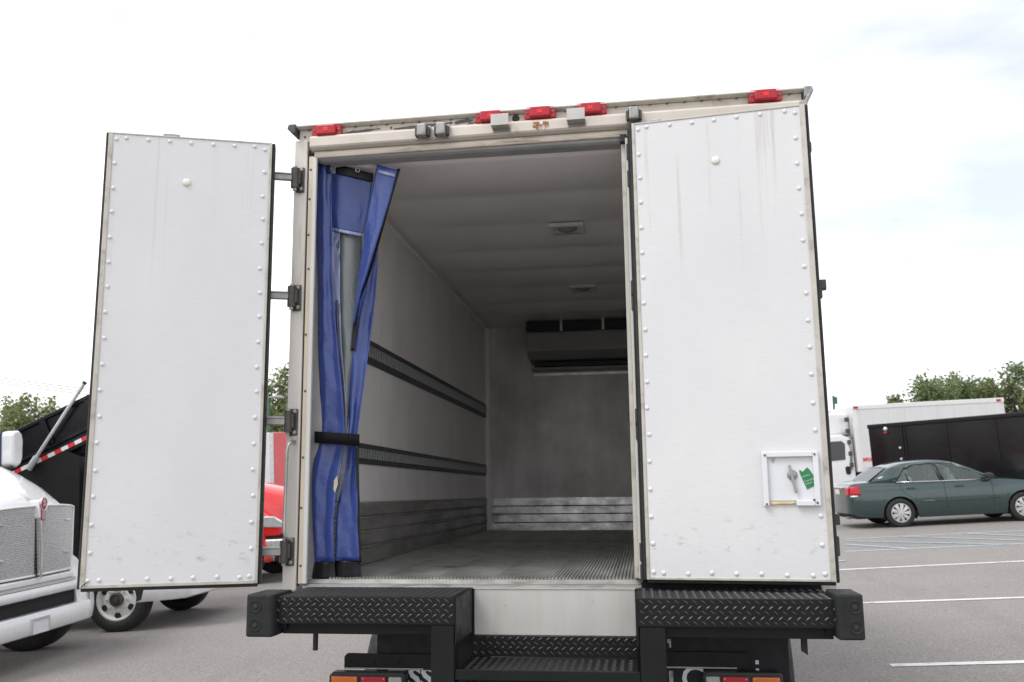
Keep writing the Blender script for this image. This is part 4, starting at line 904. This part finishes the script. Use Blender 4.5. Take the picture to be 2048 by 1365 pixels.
day_cab(rt, 'red_paint', -1.5, 1.0, 2.5, 1.5, .70)
for s in (-1, 1): steel_wheel(rt, -4.2, s*.92, .48, .50, .29, s)
MB().box(-4.8, -3.05, -.9, .9, .82, .95).build('deck', M['chassis'], rt)
wb = vehicle('box_trailer', 'white box trailer with red rear edge, behind the red truck', 'trailer', -7.25, 19.0, math.radians(1))
bx = MB().box(-9, -1.35, -1.25, 1.25, 1.0, 3.05).build('box', M['white_box'], wb, bevel=.02)
MB().box(-1.348, 0, -1.25, 1.25, 1.0, 3.05).build('red_panel', pm('faded_red_panel', (.50, .10, .11), .4, 0, .1, 3), wb, bevel=.02); MB().box(-1.40, -1.30, -1.262, -1.25, 1.0, 3.05).build('corner_trim', M['silver'], wb)
for k in range(12): MB().lathe([(.02, 0), (0, .01)], (-1.35, -1.262, 1.1+k*.17), (0, -1, 0), 8).build('rivet', M['white_plastic'], wb)
for x in (-7.5, -6.4):
    for s in (-1, 1): steel_wheel(wb, x, s*1.0, .48, .4, .29, s)
MB().box(-8.8, -.4, -.5, .5, .80, 1.0).build('underframe', M['chassis'], wb); MB().box(-.9, -.7, -.6, .6, .0, .85).build('landing_leg', M['chassis'], wb)

# ------------------------------------------------------------------ grey-green saloon car
RW = onG(1796, 1055)
CYAW = math.radians(4)
car = vehicle('saloon_car', 'grey-green four-door saloon car parked across the lot', 'car', RW.x+.02, RW.y+.78, CYAW)
# local: x=0 at the rear axle, forward +x, near side is -y; half width .89
LEN0, LEN1, WB = -1.06, 3.70, 2.72
def zbot(x):
    z = .20
    if x < -.35: z = interp(x, [(-1.06, .34), (-.9, .27), (-.35, .22)])
    if x > 3.1: z = interp(x, [(3.1, .21), (3.7, .30)])
    for wx in (0, WB):
        d = abs(x-wx)
        if d < .375: z = max(z, .315+math.sqrt(max(0, .375**2-d*d)))
    return z
BELT = [(-1.06, .90), (-1.03, .98), (-.95, 1.015), (-.55, 1.03), (0, 1.015), (.8, .985), (1.9, .965), (2.15, .965), (2.6, .93), (3.1, .86), (3.45, .78), (3.62, .68), (3.70, .56)]
def zbelt(x): return smoothi(x, BELT)
def half(x, z):
    k = interp(x, [(-1.06, .74), (-1.0, .80), (-.8, .855), (-.3, .885), (.3, .895), (2.2, .895), (2.9, .88), (3.3, .83), (3.55, .72), (3.7, .52)])
    t = (z-.20)/.80
    prof = smoothi(t, [(0, .945), (.12, .975), (.35, .998), (.55, 1.0), (.75, .985), (.9, .955), (1.05, .90)])
    return k*prof
xs = [LEN0+(LEN1-LEN0)*i/150 for i in range(151)]
NR = 14
def side(s):
    rows = []
    for x in xs:
        zb, zt = zbot(x), zbelt(x); zb = min(zb, zt-.02)
        rows.append([(x, s*half(x, zb+(zt-zb)*j/NR), zb+(zt-zb)*j/NR) for j in range(NR+1)])
    return rows
sn, sf = side(-1), side(1)
top = []
for a, b in zip(sn, sf):
    p, q = Vector(a[-1]), Vector(b[-1]); r = []
    for j in range(9):
        t = j/8; v = p.lerp(q, t); v.z += .035*math.sin(math.pi*t)**.6; r.append(v)
    top.append(r)
body = MB().grid(sn).grid(sf).grid(top)
body.grid([[Vector(sn[0][j]).lerp(Vector(sf[0][j]), t/6) + Vector((-.05*math.sin(math.pi*t/6), 0, 0)) for t in range(7)] for j in range(NR+1)])
body.grid([[Vector(sn[-1][j]).lerp(Vector(sf[-1][j]), t/6) + Vector((.05*math.sin(math.pi*t/6), 0, 0)) for t in range(7)] for j in range(NR+1)])
me = body.mesh('body', 45)
bm = bmesh.new(); bm.from_mesh(me); bmesh.ops.remove_doubles(bm, verts=bm.verts, dist=.0005); bmesh.ops.recalc_face_normals(bm, faces=bm.faces); bm.to_mesh(me); bm.free()
me.shade_smooth(); me.set_sharp_from_angle(angle=math.radians(40))
cb = link('body', me, M['green_paint'], car)
MB().box(-.95, 3.4, -.78, .78, .22, .34).build('floor_pan', M['dark'], car)
# roof shell and pillars
ROOF = [(-.12, 1.345), (.05, 1.405), (.35, 1.45), (.8, 1.468), (1.1, 1.455), (1.40, 1.405)]
def rhalf(x): return interp(x, [(-.15, .60), (.3, .635), (1.0, .635), (1.4, .60)])
rows = []
for i in range(25):
    x = -.12+1.52*i/24; r = []
    for j in range(13):
        u = -1+2*j/12; r.append((x, u*rhalf(x), smoothi(x, ROOF) - .055*abs(u)**2.6))
    rows.append(r)
MB().grid(rows).build('roof', M['green_paint'], car, smooth=60, solid=.03)
def pillar(name, pts, mat='green_paint'):
    for s in (-1, 1):
        MB().grid([[Vector((p[0], s*p[1], p[2])) for p in r] for r in pts]).build(name, M[mat], car, smooth=60, solid=.022)
pillar('rear_pillar', [[(-.62, .79, 1.01), (-.25, .81, 1.0), (-.02, .83, 1.0)], [(-.40, .73, 1.17), (-.15, .75, 1.16), (.10, .77, 1.13)], [(-.16, .64, 1.32), (.0, .665, 1.33), (.20, .69, 1.28)], [(-.08, .60, 1.345), (.10, .625, 1.385), (.36, .645, 1.378)]])
pillar('roof_rail', [[(.18, .69, 1.275), (.42, .672, 1.362), (.8, .665, 1.388), (1.1, .665, 1.380), (1.36, .668, 1.330)], [(.12, .63, 1.365), (.42, .638, 1.405), (.8, .638, 1.418), (1.1, .636, 1.405), (1.40, .60, 1.36)]])
pillar('front_pillar', [[(1.30, .675, 1.345), (1.38, .60, 1.365)], [(1.62, .72, 1.21), (1.72, .63, 1.23)], [(1.98, .79, 1.03), (2.10, .67, 1.05)], [(2.12, .83, .965), (2.28, .70, .985)]])
pillar('door_pillar', [[(.945, .83, .98), (1.06, .83, .98)], [(.90, .75, 1.18), (1.00, .75, 1.18)], [(.85, .668, 1.385), (.93, .668, 1.385)]], 'black_plastic')
pillar('quarter_divider', [[(.235, .825, 1.0), (.275, .825, 1.0)], [(.215, .735, 1.20), (.25, .735, 1.20)]], 'black_plastic')
def pane(name, pts, s, parent=car):
    return MB().add([Vector((p[0], s*p[1], p[2])) for p in pts], [tuple(range(len(pts)))]).build(name, M['glass'], parent, solid=.004)
for s in (-1, 1):
    pane('side_window', [(.0, .832, 1.0), (.95, .832, .98), (.87, .672, 1.375), (.45, .676, 1.36), (.22, .70, 1.27), (.1, .765, 1.14)], s); pane('side_window', [(1.055, .832, .98), (2.02, .825, .97), (1.62, .715, 1.21), (1.33, .668, 1.345), (1.1, .668, 1.375), (.93, .672, 1.38)], s)
    MB().tube([(-.02, s*.846, 1.005), (.5, s*.85, .993), (1.2, s*.85, .980), (2.05, s*.838, .970)], .011, 6).build('belt_moulding', M['chrome'], car, smooth=180)
    for x in (.28, 1.34):
        h = MB().box(x-.10, x+.10, s*.878, s*.905, .845, .870).build('door_handle', M['green_paint'], car, bevel=.010); MB().box(x-.09, x+.09, s*.870, s*.882, .838, .878).build('handle_recess', M['black_plastic'], h)
    MB().tube([(.48, s*.902, .565), (1.0, s*.905, .56), (1.6, s*.905, .56), (2.2, s*.902, .56)], .011, 6).build('side_moulding', M['green_paint'], car, smooth=180)
    for x in (.06, 1.02, 2.06):
        # door shut lines
        zz = [.36+.62*i/10 for i in range(11)] if x > .5 else [.60+.40*i/8 for i in range(9)]
        pth = [(x + (0 if x > .5 else .36*max(0, (.85-z)/.3)**1.4), s*(half(x, z)+.0005), z) for z in zz]
        MB().tube(pth, .0045, 5).build('shut_line', M['dark'], car, smooth=180)
    MB().prism([(1.92, .99), (1.90, 1.10), (2.02, 1.12), (2.10, 1.06), (2.08, .99)], s*.86, s*1.02).build('door_mirror', M['black_plastic'], car, bevel=.03, seg=3)
    # tail lamp wrapping the corner
    tl = MB().grid([[(x, s*(half(x, z)+.007), z) for z in (.755, .80, .86, .92, .955)] for x in (-1.058, -1.03, -.99, -.95, -.90, -.84)]).build('tail_lamp', M['lens_red'], car, smooth=60, solid=.012)
    MB().grid([[(x, s*(half(x, z)+.009), z) for z in (.715, .735, .754)] for x in (-1.05, -1.0, -.95, -.90)]).build('reversing_lens', M['lamp_clear'], tl, smooth=60, solid=.010)
    MB().box(-1.085, -1.06, s*.42, s*.74, .76, .93).build('rear_lens', M['lens_red'], tl, bevel=.01)
    MB().prism([(3.25, .66), (3.52, .62), (3.50, .74), (3.2, .80)], s*.70, s*.84).build('headlight', M['lamp_clear'], car, bevel=.02)
    for wx in (0, WB):
        R = .325; t = MB(); h = .105
        wl = MB().lathe([(.21, -h*.9), (.23, -h), (R-.03, -h), (R-.008, -h*.85), (R, -h*.6), (R, h*.6), (R-.008, h*.85), (R-.03, h), (.23, h), (.21, h*.9)], (0, 0, 0), (0, 1, 0), 40).build('wheel', M['tyre'], car, (wx, s*.775, R-.003), smooth=45)
        MB().lathe([(.215, h*.90), (.205, h*.92), (.195, h*.60), (0, h*.55)], (0, 0, 0), (0, s, 0), 32).build('wheel_well_disc', M['dark'], wl, smooth=40)
        MB().lathe([(.216, h*.92), (.212, h*1.0), (.196, h*1.0), (.190, h*.8)], (0, 0, 0), (0, s, 0), 36).build('rim_ring', M['silver'], wl, smooth=40)
        for k in range(9):
            a = 2*math.pi*k/9; c, q = math.cos(a), math.sin(a)
            def sp(r, w_, d): return Vector((r*c - w_*q, s*d, r*q + w_*c))
            MB().add([sp(.04, -.013, h*1.05), sp(.04, .013, h*1.05), sp(.12, .034, h*1.03), sp(.198, .040, h*.92), sp(.198, -.040, h*.92), sp(.12, -.034, h*1.03)], [(0, 1, 2, 3, 4, 5)]).build('wheel_spoke', M['silver'], wl, solid=.008)
        MB().lathe([(.055, h*.95), (.05, h*1.08), (0, h*1.1)], (0, 0, 0), (0, s, 0), 20).build('hub_cap', M['silver'], wl, smooth=40)
        rows = [[(wx+.378*math.cos(a), s*yy, .315+.378*math.sin(a)) for yy in (.55, .865)] for a in [math.pi*(-.12+1.24*i/18) for i in range(19)]]
        MB().grid(rows).build('wheel_arch_liner', M['dark'], car, smooth=60)
MB().add([(-.16, -.56, 1.335), (-.16, .56, 1.335), (-.62, .70, 1.04), (-.62, -.70, 1.04)], [(0, 1, 2, 3)]).build('rear_window', M['glass'], car, solid=.004)
MB().add([(1.40, -.58, 1.375), (1.40, .58, 1.375), (2.25, .68, .985), (2.25, -.68, .985)], [(0, 1, 2, 3)]).build('windscreen', M['glass'], car, solid=.004)
MB().box(-1.128, -1.108, -.155, .155, .78, .89).build('number_plate', M['plate'], car); MB().box(-1.125, -1.10, -.45, .45, .91, .95).build('boot_trim', M['chrome'], car, bevel=.008)
for x in (.50, 1.45):
    for s in (-1, 1):
        st = MB().prism([(x-.12, .40), (x+.42, .40), (x+.42, .58), (x+.06, .62), (x-.10, 1.12), (x-.24, 1.12), (x-.18, .62)], s*.14, s*.62).build('seat', M['seat_cloth'], car, bevel=.05, seg=3)
        MB().box(x-.24, x-.12, s*.26, s*.50, 1.12, 1.27).build('headrest', M['seat_cloth'], st, bevel=.04, seg=3)
MB().prism([(1.90, .60), (2.2, .60), (2.2, .96), (1.98, .97), (1.86, .88)], -.72, .72).build('dashboard', M['black_plastic'], car, bevel=.03)
MB().tube([(1.78+.05*math.sin(a), .36+.17*math.cos(a), .93+.16*math.sin(a)) for a in [i*math.pi/10 for i in range(21)]], .014, 6).build('steering_wheel', M['black_plastic'], car, smooth=180)
MB().cyl((-1.10, -.45, .24), (-.9, -.45, .25), .03).build('exhaust_pipe', M['cast'], car)

# ------------------------------------------------------------------ long black trailer behind the car
a0 = onY(1740, 850, 22.8); a1 = onY(2048, 824.5, 21.6)
k_ = a0.z/a1.z
ztop = a0.z
best = min((abs(onY(2048, 824.5, 18+.05*i).z - (ztop + (gz(onY(2048, 824.5, 18+.05*i).x, 18+.05*i)-gz(a0.x, a0.y)))), 18+.05*i) for i in range(120))
a1 = onY(2048, 824.5, best[1])
yaw = math.atan2(a1.y-a0.y, a1.x-a0.x)
bt = vehicle('enclosed_trailer', 'long gloss black enclosed trailer standing behind the saloon car', 'trailer', a0.x, a0.y, yaw)
BI = (Matrix.Translation(bt.location) @ bt.rotation_euler.to_matrix().to_4x4()).inverted()
q0 = BI @ a0; q1 = BI @ a1
HT = (q0.z+q1.z)/2; LT = 8.2
ed = BI @ onY(1749, 945, a0.y); ed1 = q0.x
MB().prism([(ed.x, .55), (ed1, HT-.03), (LT, HT-.03), (LT, .55)], .01, 2.45).build('trailer_body', M['black_paint'], bt)
panel_x = [.03, .98, 2.25, 3.5, 4.75, 6.0, 7.2, LT]
for i, (u, v) in enumerate(zip(panel_x, panel_x[1:])):
    n = 7; rws = []
    for r_ in range(n+1):
        rr = []
        for c_ in range(9):
            s_ = c_/8; x = u+.006+(v-u-.012)*s_; z = .57+(HT-.12-.57)*r_/n
            if i == 0: x += (ed.x-ed1)*(1-(z/HT))
            rr.append((x, -.004-.016*math.sin(math.pi*s_)*math.sin(math.pi*r_/n)*random.uniform(.6, 1.0), z))
        rws.append(rr)
    MB().grid(rws).build('side_panel', M['black_paint'], bt, smooth=180)
MB().box(ed1-.02, LT, -.03, .06, HT-.11, HT).build('top_rail', M['black_dump'], bt, bevel=.02); MB().box(ed.x, LT, -.03, .04, .48, .58).build('bottom_rail', M['black_dump'], bt)
for x in (.98, 1.06): MB().box(x, x+.05, -.028, .0, .58, HT-.11).build('corner_post', M['black_dump'], bt, bevel=.008)
for z in (.9, 1.2, 1.5, 1.8): MB().cyl((.92, -.01, z), (.92, -.05, z), .03).build('hinge_bolt', M['chrome_dull'], bt)
lm = BI @ onY(1789, 858, a0.y-.1)
l = MB().lathe([(.06, 0), (.055, .03), (.035, .045), (0, .05)], (lm.x, -.02, lm.z), (0, -1, 0), 18).build('side_lamp', M['lamp_clear'], bt, smooth=50); MB().box(lm.x-.05, lm.x+.05, -.06, -.02, lm.z-.13, lm.z-.08).build('lamp_base', M['lens_red'], l, bevel=.01)
for x in (4.2, 5.15):
    for y in (.12, 2.3): steel_wheel(bt, x, y, .36, .22, .20, -1 if y < 1 else 1, holes=5)
MB().box(.5, 7.8, .5, 1.9, .38, .55).build('underframe', M['chassis'], bt)
for y in (.4, 2.0): MB().box(.6, .75, y-.06, y+.06, 0, .50).build('landing_leg', M['chassis'], bt)

# ------------------------------------------------------------------ white refrigerated truck behind it
c0 = onY(1711, 812, 31.5)
cand = []
for i in range(200):
    Y = 24+.06*i; q = onY(2005, 797, Y); cand.append((abs(q.z-(c0.z+gz(q.x, q.y)-gz(c0.x, c0.y))), Y))
c1 = onY(2005, 797, min(cand)[1])
yaw2 = math.atan2(c1.y-c0.y, c1.x-c0.x)
rf = vehicle('refrigerated_truck', 'white delivery truck with cooling unit above the cab, beyond the black trailer', 'truck', c0.x, c0.y, yaw2)
RI = (Matrix.Translation(rf.location) @ rf.rotation_euler.to_matrix().to_4x4()).inverted()
v0, v1 = RI @ c0, RI @ c1; HB = (v0.z+v1.z)/2; LB2 = v1.x; bot = (RI @ onY(1733, 944, c0.y)).z
MB().box(0, LB2, 0, 2.45, bot, HB).build('cargo_box', M['white_box'], rf, bevel=.03)
for i in range(9): MB().box(.1+i*(LB2-.2)/9+.003, .1+(i+1)*(LB2-.2)/9-.003, -.008, -.001, bot+.15, HB-.18).build('side_panel', M['white_box'], rf, bevel=.003)
MB().box(-.01, LB2+.01, -.02, .05, HB-.15, HB+.02).build('top_rail', M['white_box_low'], rf, bevel=.02); MB().box(-.02, .16, -.015, .05, bot, HB-.15).build('corner_trim', M['white_box_low'], rf, bevel=.02)
for x in (.03, LB2-.30): MB().box(x, x+.17, -.05, -.0205, HB-.11, HB-.03).build('marker_lamp', M['lens_red'], rf, bevel=.01)
text_mesh('MVA', .19, M['tape_red'], 'lettering', rf, Matrix.Translation((.19, -.012, bot+.38)) @ RX, .002, .01)
# cab faces local -x
sec = [(-.06, bot-.55), (-.06, bot+1.22), (-.45, bot+1.42), (-1.5, bot+1.40), (-2.35, bot+.52), (-3.5, bot+.35), (-3.7, bot+.2), (-3.7, bot-.65), (-1.5, bot-.65)]
cbx = MB().prism(sec, .12, 2.32).build('cab', M['white_paint'], rf, bevel=.08, seg=3)
MB().prism([(-.42, bot+.48), (-.38, bot+1.06), (-.5, bot+1.18), (-1.45, bot+1.16), (-1.95, bot+.50), (-1.85, bot+.42)], .108, .12).build('side_window', M['glass_dark'], cbx); MB().prism([(-.26, bot-.02), (-.28, bot+.22), (-.40, bot+.24), (-.46, bot+.18), (-.44, bot-.04), (-.34, bot-.07)], .10, .12).build('door_handle', M['dark'], cbx)
MB().prism([(-1.53, bot+1.36), (-1.55, bot+1.38), (-2.35, bot+.56), (-2.33, bot+.54)], .3, 2.1).build('windscreen', M['glass_dark'], cbx)
un = MB().prism([(-.02, HB-1.05), (-.02, HB-.25), (-.5, HB-.18), (-1.1, HB-.25), (-1.45, HB-.55), (-1.5, HB-.95), (-.9, HB-1.08)], .35, 2.1).build('cooling_unit', M['white_paint'], rf, bevel=.12, seg=4)
MB().box(-1.42, -.1, .5, 1.95, HB-1.35, HB-1.08).build('unit_base', M['white_box_low'], un, bevel=.03); MB().box(-.30, -.05, .18, .34, bot, HB-1.1).build('exhaust_stack', M['cast'], rf, bevel=.03); MB().tube([(-.1, .2, HB-1.05), (-.22, .12, HB-1.3), (-.16, .12, bot+.8), (-.24, .12, bot+.1)], .05, 8).build('cooling_hose', M['cast'], rf, smooth=180)
for k in range(5): MB().box(-.28, -.14, .06, .20, bot+.2+k*.42, bot+.36+k*.42).build('hose_clamp', M['cast_dark'], rf, bevel=.02)
MB().box(-3.9, LB2-.1, .7, 1.75, .62, bot-.02).build('underframe', M['chassis'], rf)
for x in (-3.0, 3.6):
    for y in (.18, 2.27): steel_wheel(rf, x, y, .50, .30, .29, -1 if y < 1 else 1)

# ------------------------------------------------------------------ trees, poles, wires
def tree(px, py_top, Y, crown_r, label, mat='leaf', squash=.85, seed=0, nleaf=5200, lean=0):
    rnd = random.Random(seed); tp = onY(px, py_top, Y); x, y = tp.x, tp.y; zg = gz(x, y); H = tp.z-zg
    root = thing('broadleaf_tree', label, 'tree', (x, y, zg), group='trees at the edge of the lot')
    R = crown_r; cz = H-R*squash
    tr = [(0, 0, -.1)]; 
    for i in range(1, 7): tr.append((rnd.uniform(-.12, .12)*i*.4, rnd.uniform(-.12, .12)*i*.4, H*.80*i/6))
    mb = MB().tube(tr, [.030*H*(1-.75*i/6) for i in range(7)], 9)
    lumps = []
    for k in range(26):
        while True:
            v = Vector((rnd.uniform(-1, 1), rnd.uniform(-1, 1), rnd.uniform(-1, 1)))
            if .25 < v.length < 1: break
        c = Vector((v.x*R*.80, v.y*R*.80, cz + v.z*R*squash*.80)); lumps.append((c, R*rnd.uniform(.20, .40)))
        b = Vector(tr[3 + k % 4]); m_ = b.lerp(c, .55)+Vector((0, 0, -.04*R))
        mb.tube([b, m_, c], [.010*H, .006*H, .002*H], 5)
    lumps.append((Vector((0, 0, H-R*.25)), R*.25))
    mb.build('trunk', M['bark'], root, smooth=60)
    lf = MB(); sz = .032*R+.045
    for k in range(nleaf):
        c, r = lumps[rnd.randrange(len(lumps))]
        v = Vector((rnd.gauss(0, 1), rnd.gauss(0, 1), rnd.gauss(0, 1))).normalized()*r*(rnd.random()**.45)*rnd.choice((1, 1, 1, 1.18))
        p = c+v; q = Quaternion(Vector((rnd.gauss(0, 1), rnd.gauss(0, 1), rnd.gauss(0, 1))).normalized(), rnd.uniform(0, 6.28)); s = sz*rnd.uniform(.6, 1.35)
        lf.add([p+q @ Vector((-s, 0, 0)), p+q @ Vector((0, s*.5, s*.12)), p+q @ Vector((s, 0, 0)), p+q @ Vector((0, -s*.5, s*.12))], [(0, 1, 2, 3)])
    me = bpy.data.meshes.new('crown'); me.from_pydata(lf.v, [], lf.f); link('crown', me, M[mat], root)
    return root
tree(58, 783, 40, 2.5, 'round green tree above the tipped dump body, left edge of the lot', seed=1)
tree(-40, 815, 42, 2.6, 'low green tree cut by the left edge of the picture, beside the round one', 'leaf', seed=2, nleaf=3800)
tree(150, 798, 44, 1.2, 'small sparse treetop beside the tarp arm of the dump truck', 'leaf', seed=3, nleaf=900)
tree(572, 726, 34, 1.9, 'green tree behind the street lamp, between left door and pillar', 'leaf', seed=4, squash=1.1)
tree(1838, 748, 58, 2.6, 'green tree furthest left in the row above the white delivery truck', 'leaf2', seed=5)
tree(1905, 742, 61, 2.7, 'middle green tree of the row above the white delivery truck', 'leaf2', seed=6)
tree(1975, 752, 60, 2.5, 'lower green tree behind the right end of the white delivery truck', 'leaf', seed=8)
tree(2025, 726, 58, 3.2, 'tallest green tree, cut by the right edge of the picture', 'leaf2', seed=7, squash=.95)
# street lamp seen past the left pillar
p = onY(537, 835, 26); lp = thing('street_lamp', 'slim street lamp with a flat head in front of the tree by the pillar', 'street lamp', (p.x, p.y, gz(p.x, p.y)))
ztp = onY(537, 796, 26).z-gz(p.x, p.y)
MB().cyl((0, 0, 0), (0, 0, ztp), .07, .045).build('post', M['pole_green'], lp, smooth=40); MB().tube([(-.12, 0, ztp), (.05, 0, ztp+.02), (.25, 0, ztp)], .025, 6).build('arm', M['cast'], lp, smooth=180)
MB().prism([(.12, ztp-.02), (.22, ztp+.06), (.42, ztp+.07), (.52, ztp), (.5, ztp-.04)], -.14, .14).build('lamp_head', M['cast'], lp, bevel=.02); MB().prism([(-.1, ztp-.01), (-.16, ztp+.05), (-.38, ztp+.05), (-.44, ztp)], -.12, .12).build('lamp_head', M['cast'], lp, bevel=.02)
p = onY(1668, 815, 36); sp1 = thing('sign_post', 'thin dark green post showing beside the right door edge', 'post', (p.x, p.y, gz(p.x, p.y))); zt = onY(1668, 792, 36).z-gz(p.x, p.y)
MB().cyl((0, 0, 0), (0, 0, zt), .05).build('post', M['pole_green'], sp1, smooth=40); MB().box(.05, .16, -.03, .03, zt-.35, zt-.05).build('sign_edge', M['pole_green'], sp1, bevel=.01)
# utility poles and wires
pA, pB = onY(-420, 700, 52), onY(330, 806, 52)
for q, lb in ((pA, 'wooden utility pole standing left of the view, carrying the wires'), (pB, 'wooden utility pole hidden behind the open left door')):
    z0 = gz(q.x, q.y); po = thing('utility_pole', lb, 'pole', (q.x, q.y, z0), group='utility poles'); h = q.z-z0
    MB().cyl((0, 0, 0), (0, 0, h+.4), .16, .11).build('pole_shaft', M['wood_pole'], po, smooth=40); MB().box(-.08, .08, -1.1, 1.1, h-.05, h+.07).build('cross_arm', M['wood_pole'], po)
for (pya, pyb, dy, lb) in ((758, 787, -1.0, 'upper power wire crossing the sky at the left'), (763, 792, 0.0, 'middle power wire crossing the sky at the left'), (768.5, 795, 1.0, 'lower power wire crossing the sky at the left')):
    a = pA+Vector((0, dy, .1)); b = pB+Vector((0, dy, .1)); m_ = []
    for i in range(31):
        t = i/30; v = a.lerp(b, t); v.z -= 1.3*t*(1-t)*.5 + (pya-763)*.03; m_.append(v)
    tag(MB().tube(m_, .024, 5).build('power_wire', M['gasket'], smooth=180), lb, 'wire', 'power wires')
